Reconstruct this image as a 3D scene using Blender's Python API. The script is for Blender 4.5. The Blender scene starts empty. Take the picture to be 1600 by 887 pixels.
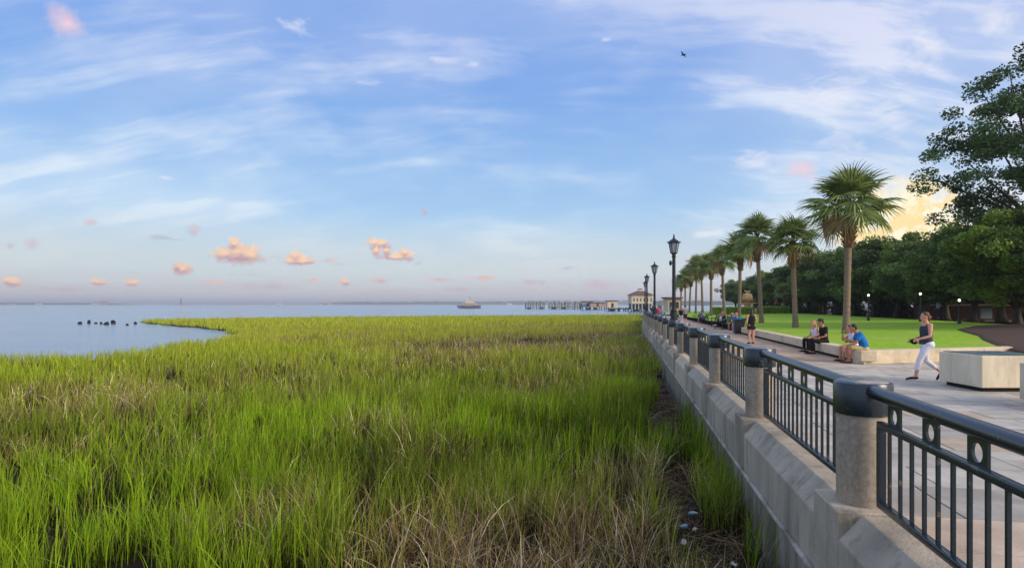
import bpy, bmesh, math, random
import numpy as np
from mathutils import Vector, Matrix
R = math.radians
random.seed(7); rng = np.random.default_rng(7)
SC = bpy.context.scene
COL = SC.collection

# ------------------------------------------------------------------ camera, sky, sun, exposure
FPX = 950.0                       # focal length in pixels of the 1600 px wide photograph
HOR = 475.0                       # horizon row
PHI = math.atan(175.0 / FPX)      # the promenade runs along +Y; the camera is turned left of it
CAMZ = 1.8
cam_d = bpy.data.cameras.new('camera'); cam = bpy.data.objects.new('camera', cam_d); COL.objects.link(cam)
cam.location = (0, 0, CAMZ); cam.rotation_euler = (R(90), 0, PHI)
cam_d.sensor_width = 36; cam_d.lens = 36 * FPX / 1600; cam_d.shift_y = (HOR - 443.5) / 1600
cam_d.clip_start = 0.05; cam_d.clip_end = 60000
SC.camera = cam
cF, sF = math.cos(PHI), math.sin(PHI)

def cw(X, Z):                     # camera right / depth -> promenade across / along
    return (X * cF - Z * sF, X * sF + Z * cF)
def px_ground(px, py, z):         # where the sight line through a photo point meets height z
    Z = FPX * (CAMZ - z) / (py - HOR); X = (px - 800) / FPX * Z
    a, s = cw(X, Z); return Vector((a, s, z))
def px_depth(px, py, Z):
    X = (px - 800) / FPX * Z; a, s = cw(X, Z)
    return Vector((a, s, CAMZ - (py - HOR) / FPX * Z))
def px_dir(px, py):
    v = px_depth(px, py, 1.0) - Vector((0, 0, CAMZ)); return v.normalized()

SUN_AZ = R(112)                   # clockwise from +Y: out of frame, right and a little behind
SUN_EL = R(24)
SC.view_settings.view_transform = 'Standard'; SC.view_settings.look = 'None'
SC.view_settings.gamma = 1; SC.view_settings.exposure = 0.10
SC.view_settings.use_curve_mapping = False
SC.cycles.max_bounces = 6; SC.cycles.diffuse_bounces = 2; SC.cycles.transparent_max_bounces = 6
SC.cycles.use_denoising = True

W = bpy.data.worlds.new('World'); SC.world = W; W.use_nodes = True
NT = W.node_tree; NT.nodes.clear()
def N(t, **kw):
    n = NT.nodes.new(t)
    for k, v in kw.items(): setattr(n, k, v)
    return n
def L(a, b): NT.links.new(a, b)
def inp(sock, v):
    if hasattr(v, 'is_output') or isinstance(v, bpy.types.NodeSocket): L(v, sock)
    else: sock.default_value = v
def M(op, a, b=None, c=None, clamp=False):
    n = N('ShaderNodeMath', operation=op, use_clamp=clamp)
    inp(n.inputs[0], a)
    if b is not None: inp(n.inputs[1], b)
    if c is not None: inp(n.inputs[2], c)
    return n.outputs[0]
def VM(op, a, b=None):
    n = N('ShaderNodeVectorMath', operation=op); inp(n.inputs[0], a)
    if b is not None: inp(n.inputs[1], b)
    return n.outputs['Value'] if op in ('LENGTH', 'DOT_PRODUCT') else n.outputs[0]
def MIX(f, a, b):
    n = N('ShaderNodeMix', data_type='RGBA'); n.clamp_factor = True
    inp(n.inputs[0], f); inp(n.inputs[6], a); inp(n.inputs[7], b); return n.outputs[2]
def COMB(x, y, z):
    n = N('ShaderNodeCombineXYZ'); inp(n.inputs[0], x); inp(n.inputs[1], y); inp(n.inputs[2], z); return n.outputs[0]
def NOISE(v, scale, detail=4, rough=0.55, dist=0.0):
    n = N('ShaderNodeTexNoise'); inp(n.inputs['Vector'], v); n.inputs['Scale'].default_value = scale
    n.inputs['Detail'].default_value = detail; n.inputs['Roughness'].default_value = rough
    n.inputs['Distortion'].default_value = dist; return n.outputs[0]
def SMOOTH(v, a, b, lo=0.0, hi=1.0):
    n = N('ShaderNodeMapRange', interpolation_type='SMOOTHSTEP'); inp(n.inputs[0], v)
    n.inputs[1].default_value = a; n.inputs[2].default_value = b; n.inputs[3].default_value = lo; n.inputs[4].default_value = hi
    return n.outputs[0]
SK = 10.0                                     # background strength is 1 / SK
def C3(r, g, b, k=1.0):                       # display colour (0-255) -> emitted colour
    f = lambda c: ((c / 255) / 12.92 if c / 255 < 0.04045 else ((c / 255 + 0.055) / 1.055) ** 2.4) * SK * k
    return (f(r), f(g), f(b), 1)
def build_sky():
    tc = N('ShaderNodeTexCoord'); d = VM('NORMALIZE', tc.outputs['Generated'])
    sep = N('ShaderNodeSeparateXYZ'); L(d, sep.inputs[0]); x, y, z = sep.outputs
    sky = N('ShaderNodeTexSky', sky_type='NISHITA'); sky.sun_disc = False
    sky.sun_elevation = SUN_EL; sky.sun_rotation = SUN_AZ
    sky.altitude = 0; sky.air_density = 1.0; sky.dust_density = 0.6; sky.ozone_density = 2.5
    az = M('ARCTAN2', x, y); el = M('ARCSINE', M('MINIMUM', M('MAXIMUM', z, -1.0), 1.0))
    elp = M('MAXIMUM', el, 0.0)
    ae = COMB(az, el, 0.0)
    # clear air: Nishita, pulled towards a softer evening blue
    base = sky.outputs[0]
    soft = MIX(SMOOTH(elp, 0.02, 0.42), C3(178, 215, 243), C3(112, 162, 234))
    col = MIX(0.88, base, soft)
    # thin high cloud: long streaks that arch across the sky, under a broad soft veil
    azc = M('ADD', az, PHI); arch = M('ADD', el, M('MULTIPLY', M('MULTIPLY', azc, azc), 0.27))
    ac = COMB(azc, arch, 0.0)
    warp = NOISE(VM('MULTIPLY', ac, (2.2, 3.0, 1.0)), 1.3, 3)
    wv = COMB(M('MULTIPLY', warp, 0.30), M('MULTIPLY', warp, 0.07), 0.0)
    st = NOISE(VM('MULTIPLY', VM('ADD', ac, wv), (1.3, 8.5, 1.0)), 1.35, 6, 0.58)
    fine_ = NOISE(VM('MULTIPLY', VM('ADD', ac, wv), (4.0, 22.0, 1.0)), 1.6, 4, 0.6)
    zz = M('ADD', M('MAXIMUM', z, 0.0), 0.25)
    veil_n = NOISE(COMB(M('DIVIDE', x, zz), M('DIVIDE', y, zz), 7.0), 1.1, 4, 0.55)
    cir = M('MULTIPLY', SMOOTH(M('ADD', st, M('MULTIPLY', M('SUBTRACT', fine_, 0.5), 0.42)), 0.42, 0.66), SMOOTH(veil_n, 0.26, 0.58))
    veil = M('MULTIPLY', SMOOTH(veil_n, 0.34, 0.68), 0.48)
    high = SMOOTH(el, 0.10, 0.50)
    ccol = MIX(high, C3(214, 231, 246), C3(202, 212, 241))
    col = MIX(M('ADD', M('MULTIPLY', cir, 0.85), veil), col, ccol)
    col = MIX(M('MULTIPLY', SMOOTH(el, 0.26, 0.52), 0.50), col, C3(158, 181, 228))
    # pale band and lavender haze along the horizon
    col = MIX(M('MULTIPLY', SMOOTH(elp, 0.16, 0.045), 0.85), col, C3(207, 215, 216))
    hb = M('ADD', elp, M('MULTIPLY', M('SUBTRACT', NOISE(VM('MULTIPLY', ae, (3.0, 26.0, 0.0)), 2.2, 4), 0.5), 0.045))
    col = MIX(M('MULTIPLY', SMOOTH(hb, 0.055, 0.004), 0.85), col, C3(201, 194, 196))
    # brightness round the low sun
    sd = (math.sin(SUN_AZ) * math.cos(SUN_EL), math.cos(SUN_AZ) * math.cos(SUN_EL), math.sin(SUN_EL))
    west = M('MULTIPLY', SMOOTH(VM('DOT_PRODUCT', d, sd), -0.30, 0.70), 0.85)       # the sky brightens towards the sun's side
    col = MIX(M('MULTIPLY', west, M('ADD', 0.35, M('MULTIPLY', cir, 0.9))), col, C3(236, 232, 244))
    col = MIX(M('MULTIPLY', M('MULTIPLY', SMOOTH(VM('DOT_PRODUCT', d, sd), -0.1, 0.55), SMOOTH(el, 0.26, 0.02)), 0.9), col, C3(255, 246, 236))
    # clouds: (px, py, half width, half height, kind)
    edge = NOISE(ae, 55.0, 6, 0.6); edge_s = NOISE(VM('MULTIPLY', ae, (0.35, 1.0, 1.0)), 70.0, 5, 0.6, 0.6)
    big = NOISE(ae, 16.0, 6, 0.6); lump = NOISE(VM('ADD', ae, (0.006, -0.008, 0.0)), 55.0, 3, 0.6)
    K = {'peach': (C3(255, 212, 172), C3(190, 152, 164), .94), 'pink': (C3(248, 190, 176), C3(190, 165, 180), .95),
         'dull': (C3(214, 184, 192), C3(176, 172, 190), .85), 'grey': (C3(168, 166, 182), C3(152, 162, 186), .9),
         'gold': (C3(255, 244, 212, 1.05), C3(254, 224, 158, 1.05), .97), 'rose': (C3(248, 206, 210), C3(228, 205, 218), 1.0),
         'white': (C3(248, 244, 247), C3(222, 222, 240), .95), 'wisp': (C3(232, 232, 244), C3(214, 218, 240), .82)}
    cl = [(372,400,36,9,'peach'),(376,393,24,15,'peach'),(468,408,24,6,'peach'),(618,402,26,4,'peach'),(351,397,15,11,'peach'),(370,392,17,17,'peach'),(386,398,19,11,'peach'),(366,380,8,8,'peach'),(465,405,17,9,'peach'),(461,400,8,8,'peach'),(480,408,13,5,'peach'),
          (583,379,9,7,'peach'),(587,389,8,14,'peach'),(602,390,7,13,'peach'),(597,381,11,6,'peach'),(612,401,16,4,'peach'),(634,400,15,7,'peach'),(632,394,7,7,'peach'),
          (284,419,14,9,'peach'),(278,416,8,7,'peach'),(17,441,16,7,'peach'),(12,438,9,6,'peach'),(206,442,10,6,'peach'),(153,441,12,5,'peach'),(540,440,8,6,'peach'),
          (514,407,14,7,'pink'),(530,413,22,5,'grey'),(425,401,24,3,'grey'),(455,410,18,5,'grey'),(302,362,20,12,'dull'),(143,349,16,9,'dull'),(50,384,14,13,'dull'),(16,384,9,8,'dull'),
          (662,332,9,8,'dull'),(592,439,22,6,'pink'),(490,438,15,5,'pink'),
          (885,419,22,7,'grey'),(655,411,11,5,'grey'),(225,427,50,5,'grey'),(255,372,55,8,'grey'),(390,430,44,7,'grey'),(690,437,28,5,'pink'),(760,434,30,6,'pink'),(830,441,46,7,'dull'),
          (720,452,60,6,'dull'),(420,447,60,7,'dull'),(940,445,60,12,'dull'),(330,440,36,5,'pink'),(100,452,50,6,'dull'),
          (1080,408,18,10,'rose'),(1254,263,32,27,'rose'),(1196,388,24,12,'rose'),(108,36,46,34,'rose'),
          (1425,352,78,56,'gold'),(1395,325,40,36,'gold'),(1468,335,50,48,'gold'),(1345,360,44,40,'gold'),(1420,308,70,34,'gold'),(1385,372,60,30,'gold'),(1305,396,90,46,'white'),
          (705,95,48,12,'wisp'),(732,101,28,9,'wisp'),(578,130,34,8,'wisp'),(945,62,16,5,'wisp'),(462,42,46,22,'wisp'),(258,278,24,5,'wisp'),(1105,365,50,9,'white'),
          (1436,60,70,90,'white'),(1395,180,50,60,'wisp'),(1320,230,70,50,'wisp'),(1560,30,80,50,'white'),(1300,150,100,60,'wisp'),(1180,250,70,30,'wisp')]
    bil = M('ABSOLUTE', M('SUBTRACT', NOISE(ae, 60.0, 3, 0.5), 0.5)); bil_g = M('ABSOLUTE', M('SUBTRACT', NOISE(ae, 22.0, 4, 0.5), 0.5))
    def field(kind, dy=0.0):              # distance to the nearest cloud of a kind, in cloud radii
        best = None
        for px, py, w, h, k_ in cl:
            if k_ != kind: continue
            py += dy * h
            c = px_dir(px, py); a0, e0 = math.atan2(c.x, c.y), math.asin(c.z)
            w_, h_ = (w * 1.2, h * 1.18) if kind == 'peach' else (w, h); c1 = px_dir(px + w_, py); c2 = px_dir(px, py - h_)
            aw = abs(math.atan2(c1.x, c1.y) - a0); eh = abs(math.asin(c2.z) - e0)
            n = N('ShaderNodeVectorMath', operation='MULTIPLY_ADD'); L(ae, n.inputs[0]); n.inputs[1].default_value = (1/aw, 1/eh, 0); n.inputs[2].default_value = (-a0/aw, -e0/eh, 0)
            ln_ = VM('LENGTH', n.outputs[0]); best = ln_ if best is None else M('MINIMUM', best, ln_)
        return best
    relief = M('SUBTRACT', edge, lump)
    for kind in ('grey', 'wisp', 'white', 'dull', 'rose', 'pink', 'gold', 'peach'):
        top, bot, op = K[kind]; f_ = field(kind)
        if kind in ('peach', 'gold'):
            bb = bil_g if kind == 'gold' else bil
            m = M('MULTIPLY', M('ADD', M('SUBTRACT', 1.30, f_), M('ADD', M('MULTIPLY', bb, -2.6), M('MULTIPLY', M('SUBTRACT', edge, 0.5), 0.5 if kind == 'gold' else 1.2))), 1.55, clamp=True)
            low = field(kind, 0.8)
            sh = M('ADD', SMOOTH(M('SUBTRACT', low, f_), -0.45, 0.75), M('MULTIPLY', relief, 1.6), clamp=True)
            if kind == 'gold': sh = SMOOTH(M('ADD', bil_g, M('MULTIPLY', relief, 0.6)), 0.0, 0.16)
            cc = MIX(sh, bot, top)
        elif kind in ('pink', 'dull', 'rose'):
            m = M('MULTIPLY', M('ADD', M('SUBTRACT', 0.85, f_), M('MULTIPLY', M('SUBTRACT', big if kind == 'rose' else edge, 0.5), 2.4)), 1.0, clamp=True)
            sh = M('ADD', 0.6, M('MULTIPLY', relief, 2.5), clamp=True)
            cc = MIX(sh, bot, top)
        else:
            nz = big if kind == 'white' else edge_s
            m = M('MULTIPLY', M('ADD', M('SUBTRACT', 0.55, f_), M('MULTIPLY', M('SUBTRACT', nz, 0.47), 3.2)), 0.75, clamp=True)
            m = M('MULTIPLY', m, SMOOTH(f_, 1.35, 0.5)); cc = top
        col = MIX(M('MULTIPLY', m, op), col, cc)
    # below the horizon: dim reflection of the haze
    col = MIX(SMOOTH(z, 0.0, -0.02), col, C3(120, 124, 135))
    bg = N('ShaderNodeBackground'); L(col, bg.inputs[0]); bg.inputs[1].default_value = 1.0 / SK
    out = N('ShaderNodeOutputWorld'); L(bg.outputs[0], out.inputs[0])
build_sky()
W.cycles.sampling_method = 'MANUAL'; W.cycles.sample_map_resolution = 256
sun_d = bpy.data.lights.new('sun', 'SUN'); sun = bpy.data.objects.new('sun', sun_d); COL.objects.link(sun)
sun_d.energy = 3.0; sun_d.angle = R(26); sun_d.color = (1, 0.86, 0.66)
sv = Vector((math.sin(SUN_AZ) * math.cos(SUN_EL), math.cos(SUN_AZ) * math.cos(SUN_EL), math.sin(SUN_EL)))
sun.rotation_euler = sv.to_track_quat('Z', 'Y').to_euler()

# ------------------------------------------------------------------ materials
def lin(r, g, b):
    f = lambda c: (c / 255) / 12.92 if c / 255 < 0.04045 else ((c / 255 + 0.055) / 1.055) ** 2.4
    return (f(r), f(g), f(b))
MATS = {}
def mat(name, c1, c2=None, scale=6.0, rough=0.75, bump=0.0, bscale=None, metal=0.0, rnd=0.0, spec=0.4, c3=None, s3=1.0, amt3=0.5,
        trans=0.0, emit=None, stretch=None, world=False, coat=0.0, t3=(0.5, 0.66), streak=None):
    if name in MATS: return MATS[name]
    m = bpy.data.materials.new(name); m.use_nodes = True; nt = m.node_tree; nt.nodes.clear()
    nn = lambda t: nt.nodes.new(t); ln = nt.links.new
    out = nn('ShaderNodeOutputMaterial'); p = nn('ShaderNodeBsdfPrincipled')
    p.inputs['Roughness'].default_value = rough; p.inputs['Metallic'].default_value = metal
    p.inputs['Specular IOR Level'].default_value = spec; p.inputs['Coat Weight'].default_value = coat
    c2 = c2 or tuple(min(1, v * 0.75) for v in c1)
    if world:
        geo = nn('ShaderNodeNewGeometry'); vec = geo.outputs['Position']
    else:
        tc = nn('ShaderNodeTexCoord'); oi = nn('ShaderNodeObjectInfo')
        va = nn('ShaderNodeVectorMath'); va.operation = 'ADD'; mu = nn('ShaderNodeMath'); mu.operation = 'MULTIPLY'
        ln(oi.outputs['Random'], mu.inputs[0]); mu.inputs[1].default_value = 37.0
        ln(tc.outputs['Object'], va.inputs[0]); ln(mu.outputs[0], va.inputs[1]); vec = va.outputs[0]
    vec0 = vec
    if stretch:
        mp = nn('ShaderNodeMapping'); ln(vec, mp.inputs[0]); mp.inputs['Scale'].default_value = stretch; vec = mp.outputs[0]
    n1 = nn('ShaderNodeTexNoise'); ln(vec, n1.inputs['Vector']); n1.inputs['Scale'].default_value = scale
    n1.inputs['Detail'].default_value = 6; n1.inputs['Roughness'].default_value = 0.62
    mr = nn('ShaderNodeMapRange'); ln(n1.outputs[0], mr.inputs[0]); mr.inputs[1].default_value = 0.3; mr.inputs[2].default_value = 0.7
    mx = nn('ShaderNodeMix'); mx.data_type = 'RGBA'; ln(mr.outputs[0], mx.inputs[0])
    mx.inputs[6].default_value = (*c2, 1); mx.inputs[7].default_value = (*c1, 1); col = mx.outputs[2]
    if c3:
        n3 = nn('ShaderNodeTexNoise'); ln(vec, n3.inputs['Vector']); n3.inputs['Scale'].default_value = s3; n3.inputs['Detail'].default_value = 5
        m3 = nn('ShaderNodeMapRange'); ln(n3.outputs[0], m3.inputs[0]); m3.inputs[1].default_value = t3[0]; m3.inputs[2].default_value = t3[1]; m3.inputs[4].default_value = amt3
        x3 = nn('ShaderNodeMix'); x3.data_type = 'RGBA'; ln(m3.outputs[0], x3.inputs[0]); ln(col, x3.inputs[6]); x3.inputs[7].default_value = (*c3, 1); col = x3.outputs[2]
    if streak:                                # run-off stains down a face
        ms_ = nn('ShaderNodeMapping'); ln(vec0, ms_.inputs[0]); ms_.inputs['Scale'].default_value = (5, 5, 0.55)
        n4 = nn('ShaderNodeTexNoise'); ln(ms_.outputs[0], n4.inputs['Vector']); n4.inputs['Scale'].default_value = 1.0; n4.inputs['Detail'].default_value = 6; n4.inputs['Roughness'].default_value = 0.68
        m4 = nn('ShaderNodeMapRange'); ln(n4.outputs[0], m4.inputs[0]); m4.inputs[1].default_value = 0.52; m4.inputs[2].default_value = 0.70; m4.inputs[4].default_value = streak[3]
        x4 = nn('ShaderNodeMix'); x4.data_type = 'RGBA'; ln(m4.outputs[0], x4.inputs[0]); ln(col, x4.inputs[6]); x4.inputs[7].default_value = (*streak[:3], 1); col = x4.outputs[2]
    if rnd:
        oi2 = nn('ShaderNodeObjectInfo'); hs = nn('ShaderNodeHueSaturation'); r2 = nn('ShaderNodeMapRange')
        ln(oi2.outputs['Random'], r2.inputs[0]); r2.inputs[3].default_value = 1 - rnd; r2.inputs[4].default_value = 1 + rnd
        ln(r2.outputs[0], hs.inputs['Value']); ln(col, hs.inputs['Color']); col = hs.outputs[0]
    ln(col, p.inputs['Base Color'])
    if bump:
        nb = nn('ShaderNodeTexNoise'); ln(vec, nb.inputs['Vector']); nb.inputs['Scale'].default_value = bscale or scale * 4; nb.inputs['Detail'].default_value = 5
        bp = nn('ShaderNodeBump'); bp.inputs['Strength'].default_value = bump; bp.inputs['Distance'].default_value = 0.02
        ln(nb.outputs[0], bp.inputs['Height']); ln(bp.outputs[0], p.inputs['Normal'])
    if emit:
        p.inputs['Emission Color'].default_value = (*emit[:3], 1); p.inputs['Emission Strength'].default_value = emit[3]
    sh = p.outputs[0]
    if trans:
        t = nn('ShaderNodeBsdfTranslucent'); ln(col, t.inputs[0]); ms = nn('ShaderNodeMixShader'); ms.inputs[0].default_value = trans
        ln(sh, ms.inputs[1]); ln(t.outputs[0], ms.inputs[2]); sh = ms.outputs[0]
    ln(sh, out.inputs[0]); MATS[name] = m; return m

def leafmat(name, trans=0.35, rough=0.55, spec=0.25, rnd=0.0):   # colour comes from the leaf's own colour attribute
    m = bpy.data.materials.new(name); m.use_nodes = True; nt = m.node_tree; nt.nodes.clear()
    nn = lambda t: nt.nodes.new(t); ln = nt.links.new
    out = nn('ShaderNodeOutputMaterial'); p = nn('ShaderNodeBsdfPrincipled'); at = nn('ShaderNodeAttribute'); at.attribute_name = 'tint'
    col = at.outputs['Color']
    if rnd:
        oi2 = nn('ShaderNodeObjectInfo'); hs = nn('ShaderNodeHueSaturation'); r2 = nn('ShaderNodeMapRange')
        ln(oi2.outputs['Random'], r2.inputs[0]); r2.inputs[3].default_value = 1 - rnd; r2.inputs[4].default_value = 1 + rnd
        ln(r2.outputs[0], hs.inputs['Value']); ln(col, hs.inputs['Color']); col = hs.outputs[0]
    p.inputs['Roughness'].default_value = rough; p.inputs['Specular IOR Level'].default_value = spec
    ln(col, p.inputs['Base Color']); t = nn('ShaderNodeBsdfTranslucent'); ln(col, t.inputs[0])
    ms = nn('ShaderNodeMixShader'); ms.inputs[0].default_value = trans
    ln(p.outputs[0], ms.inputs[1]); ln(t.outputs[0], ms.inputs[2]); ln(ms.outputs[0], out.inputs[0]); return m

concrete = mat('concrete', lin(198,184,163), lin(162,150,132), 3.0, 0.88, 0.5, 40, c3=lin(112,103,90), s3=1.5, amt3=0.65, stretch=(1,1,0.5), world=True, streak=(*lin(92,84,72), .6))
coping_m = mat('coping_concrete', lin(218,200,170), lin(184,168,144), 4.0, 0.85, 0.25, 45, c3=lin(168,138,110), s3=1.6, amt3=0.35, world=True)
pillar_m = mat('pillar_aggregate', lin(200,184,164), lin(158,145,128), 24.0, 0.85, 0.35, 160, c3=lin(112,106,100), s3=2.5, amt3=0.45, streak=(*lin(108,98,86), .5))
paint_m = mat('slate_paint', lin(24,42,54), lin(16,30,40), 9.0, 0.27, 0.10, 70, spec=0.75, c3=lin(112,96,82), s3=11, amt3=0.75, t3=(0.64, 0.70))
captop_m = mat('worn_cap_reflection', lin(104,120,130), lin(62,80,94), 5.0, 0.22, 0.06, 60, spec=0.8, c3=lin(196,168,148), s3=4.0, amt3=0.9)  # pale base paints the sky's reflection on the tops, with tan worn patches
tidal_m = mat('tidal_concrete', lin(172,160,140), lin(132,122,104), 4.0, 0.9, 0.6, 40, c3=lin(92,90,70), s3=1.4, amt3=0.8, stretch=(1,1,0.35), world=True, streak=(*lin(70,66,52), .75))
stain_m = mat('white_ledge', lin(196,188,174), lin(140,133,120), 8.0, 0.85, c3=lin(108,102,92), s3=1.5, amt3=0.8, world=True)
slab_m = mat('flagstone', lin(198,191,177), lin(166,160,149), 3.0, 0.75, 0.3, 60, rnd=0.17, c3=lin(150,140,126), s3=1.3, amt3=0.6)
slab2_m = mat('flagstone_tan', lin(206,186,162), lin(178,158,138), 3.0, 0.75, 0.3, 60, rnd=0.12, c3=lin(150,136,120), s3=1.3, amt3=0.6)
grout_m = mat('grout', lin(112,104,92), lin(84,78,68), 20, 0.95, world=True)
gravel_m = mat('aggregate_paving', lin(206,176,146), lin(166,140,116), 2.0, 0.9, 0.3, 90, c3=lin(110,100,92), s3=0.6, amt3=0.5, world=True)
granite_m = mat('pale_granite', lin(228,208,176), lin(198,180,152), 5.0, 0.8, 0.2, 60, rnd=0.07, c3=lin(150,140,126), s3=1.2, amt3=0.4)
planter_m = mat('cast_stone', lin(236,222,194), lin(212,198,170), 3.0, 0.8, 0.2, 50, c3=lin(176,162,138), s3=1.8, amt3=0.55, stretch=(1,1,0.35), streak=(*lin(150,136,114), .55))
darkgap_m = mat('dark_recess', lin(52,48,44), lin(40,37,34), 8, 0.9)  # shade of gaps and recesses put into the base colour
verdigris_m = mat('verdigris', lin(84,112,112), lin(60,80,84), 6.0, 0.35, 0.1, 30, c3=lin(128,140,136), s3=3, amt3=0.7, spec=0.6)
mud_m = mat('mud', lin(58,48,38), lin(34,28,22), 2.5, 0.95, 0.8, 14, c3=lin(80,68,52), s3=0.7, amt3=0.5, world=True, spec=0.06)
lawn_m = mat('lawn', lin(160,196,58), lin(122,164,38), 3.0, 0.9, 0.8, 26, c3=lin(180,176,92), s3=0.5, amt3=0.45, world=True, spec=0.1)
mulch_m = mat('mulch', lin(96,70,56), lin(58,42,34), 9, 0.95, 1.0, 30, world=True)
bark_m = mat('bark', lin(92,82,72), lin(58,50,44), 6, 0.9, 0.8, 24, stretch=(1,1,0.3))
palmbark_m = mat('palm_bark', lin(150,128,108), lin(112,94,78), 5, 0.9, 0.7, 20, stretch=(0.6,0.6,5.0), c3=lin(128,122,112), s3=0.8, amt3=0.5)
boot_m = mat('palm_boot', lin(132,100,70), lin(92,68,48), 8, 0.9, 0.4, 30)
iron_m = mat('black_iron', lin(26,30,36), lin(18,21,26), 12, 0.45, 0.1, 60, spec=0.5)
benchm = mat('bench_slat', lin(64,74,80), lin(46,54,60), 8, 0.5, 0.1, 40, rnd=0.1)
soil_m = mat('park_soil', lin(70,60,44), lin(48,42,32), 0.6, 0.95, 0.3, 12, world=True)
skin_m = mat('skin', lin(214,160,132), lin(200,142,116), 9, 0.55, spec=0.3)
skin2_m = mat('skin_tan', lin(190,132,102), lin(174,116,88), 9, 0.55, spec=0.3)
brown_hair = mat('hair_brown', lin(104,70,48), lin(70,46,32), 40, 0.5, stretch=(1,1,0.2))
dark_hair = mat('hair_dark', lin(38,28,24), lin(22,17,15), 40, 0.45, stretch=(1,1,0.2))
blond_hair = mat('hair_blond', lin(186,148,100), lin(140,106,70), 40, 0.5, stretch=(1,1,0.2))
grey_hair = mat('hair_grey', lin(190,184,178), lin(150,144,140), 40, 0.6)
eye_m = mat('eye', lin(34,28,26), None, 5, 0.2)
def cloth(name, c): return mat('cloth_' + name, lin(*c), tuple(v * 0.82 for v in lin(*c)), 9, 0.85, 0.8, 11, spec=0.15)

# ------------------------------------------------------------------ mesh helpers
def new_obj(name, me, parent=None, m=None, loc=None, rz=0.0):
    o = bpy.data.objects.new(name, me); COL.objects.link(o)
    if parent is not None: o.parent = parent
    if loc is not None: o.location = loc
    if rz: o.rotation_euler = (0, 0, rz)
    if m is not None and me is not None and not me.materials: me.materials.append(m)
    return o
def empty(name, loc, rz=0.0):
    o = bpy.data.objects.new(name, None); COL.objects.link(o); o.location = loc; o.rotation_euler = (0, 0, rz); o.empty_display_size = 0.2
    return o
def tag(o, label=None, cat=None, group=None, kind=None):
    if label: o['label'] = label
    if cat: o['category'] = cat
    if group: o['group'] = group
    if kind: o['kind'] = kind
    return o
def copy_tree(o, parent=None):
    c = o.copy(); COL.objects.link(c); c.parent = parent
    for ch in list(o.children): copy_tree(ch, c)
    return c
def fin(bm, name, m, parent=None, smooth=False, loc=None, rz=0.0, recalc=True):
    if recalc: bmesh.ops.recalc_face_normals(bm, faces=bm.faces[:])
    me = bpy.data.meshes.new(name); bm.to_mesh(me); bm.free()
    if smooth: me.polygons.foreach_set('use_smooth', [True] * len(me.polygons))
    return new_obj(name, me, parent, m, loc, rz)
def box(bm, x0, x1, y0, y1, z0, z1, mtx=None):
    vs = [bm.verts.new(mtx @ Vector(p) if mtx else p) for p in
          [(x0,y0,z0),(x1,y0,z0),(x1,y1,z0),(x0,y1,z0),(x0,y0,z1),(x1,y0,z1),(x1,y1,z1),(x0,y1,z1)]]
    for f in [(0,3,2,1),(4,5,6,7),(0,1,5,4),(1,2,6,5),(2,3,7,6),(3,0,4,7)]: bm.faces.new([vs[i] for i in f])
def bevel(bm, w, seg=2, edges=None):
    bmesh.ops.bevel(bm, geom=edges or bm.edges[:], offset=w, segments=seg, affect='EDGES', profile=0.6)
def boxo(name, x0, x1, y0, y1, z0, z1, m, parent=None, bev=0.0):
    bm = bmesh.new(); box(bm, x0, x1, y0, y1, z0, z1)
    if bev: bevel(bm, bev, 2)
    return fin(bm, name, m, parent)
def ring(bm, c, ax, ay, n): return [bm.verts.new(c + ax * math.cos(2 * math.pi * i / n) + ay * math.sin(2 * math.pi * i / n)) for i in range(n)]
def loft(bm, secs, n=10, side=None, cap=True):
    """secs: (point, ra, rb); ra along 'side', rb across it"""
    rs = []; k = len(secs)
    for i, (p, ra, rb) in enumerate(secs):
        p = Vector(p); a = Vector(secs[max(0, i-1)][0]); b = Vector(secs[min(k-1, i+1)][0]); t = (b - a)
        t = t.normalized() if t.length > 1e-9 else Vector((0, 0, 1))
        sd = Vector(side) if side else (Vector((1, 0, 0)) if abs(t.x) < 0.8 else Vector((0, 1, 0)))
        ay = t.cross(sd)
        if ay.length < 1e-6: ay = t.cross(Vector((0, 1, 0.1)))
        ay.normalize(); ax = ay.cross(t).normalized()
        rs.append(ring(bm, p, ax * ra, ay * rb, n))
    for r0, r1 in zip(rs, rs[1:]):
        for i in range(n): bm.faces.new((r0[i], r0[(i+1) % n], r1[(i+1) % n], r1[i]))
    if cap:
        bm.faces.new(rs[0][::-1]); bm.faces.new(rs[-1])
def tube(bm, pts, rad, n=8):
    rr = rad if isinstance(rad, (list, tuple)) else [rad] * len(pts)
    loft(bm, [(p, r, r) for p, r in zip(pts, rr)], n)
def lathe(bm, prof, n=24, c=(0, 0)):
    rs = [[bm.verts.new((c[0] + r * math.cos(2*math.pi*i/n), c[1] + r * math.sin(2*math.pi*i/n), z)) for i in range(n)] for r, z in prof]
    for r0, r1 in zip(rs, rs[1:]):
        for i in range(n): bm.faces.new((r0[i], r0[(i+1) % n], r1[(i+1) % n], r1[i]))
    bm.faces.new(rs[0][::-1]); bm.faces.new(rs[-1])
def ball(bm, c, rx, ry, rz, sub=2, mtx=None):
    g = bmesh.ops.create_icosphere(bm, subdivisions=sub, radius=1.0)
    for v in g['verts']:
        p = Vector((v.co.x * rx, v.co.y * ry, v.co.z * rz)); v.co = (mtx @ p if mtx else p) + Vector(c)
def prism(bm, prof, y0, y1):          # profile in x,z swept along y
    a = [bm.verts.new((x, y0, z)) for x, z in prof]; b = [bm.verts.new((x, y1, z)) for x, z in prof]
    n = len(prof)
    for i in range(n): bm.faces.new((a[i], a[(i+1) % n], b[(i+1) % n], b[i]))
    bm.faces.new(a[::-1]); bm.faces.new(b)
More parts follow.
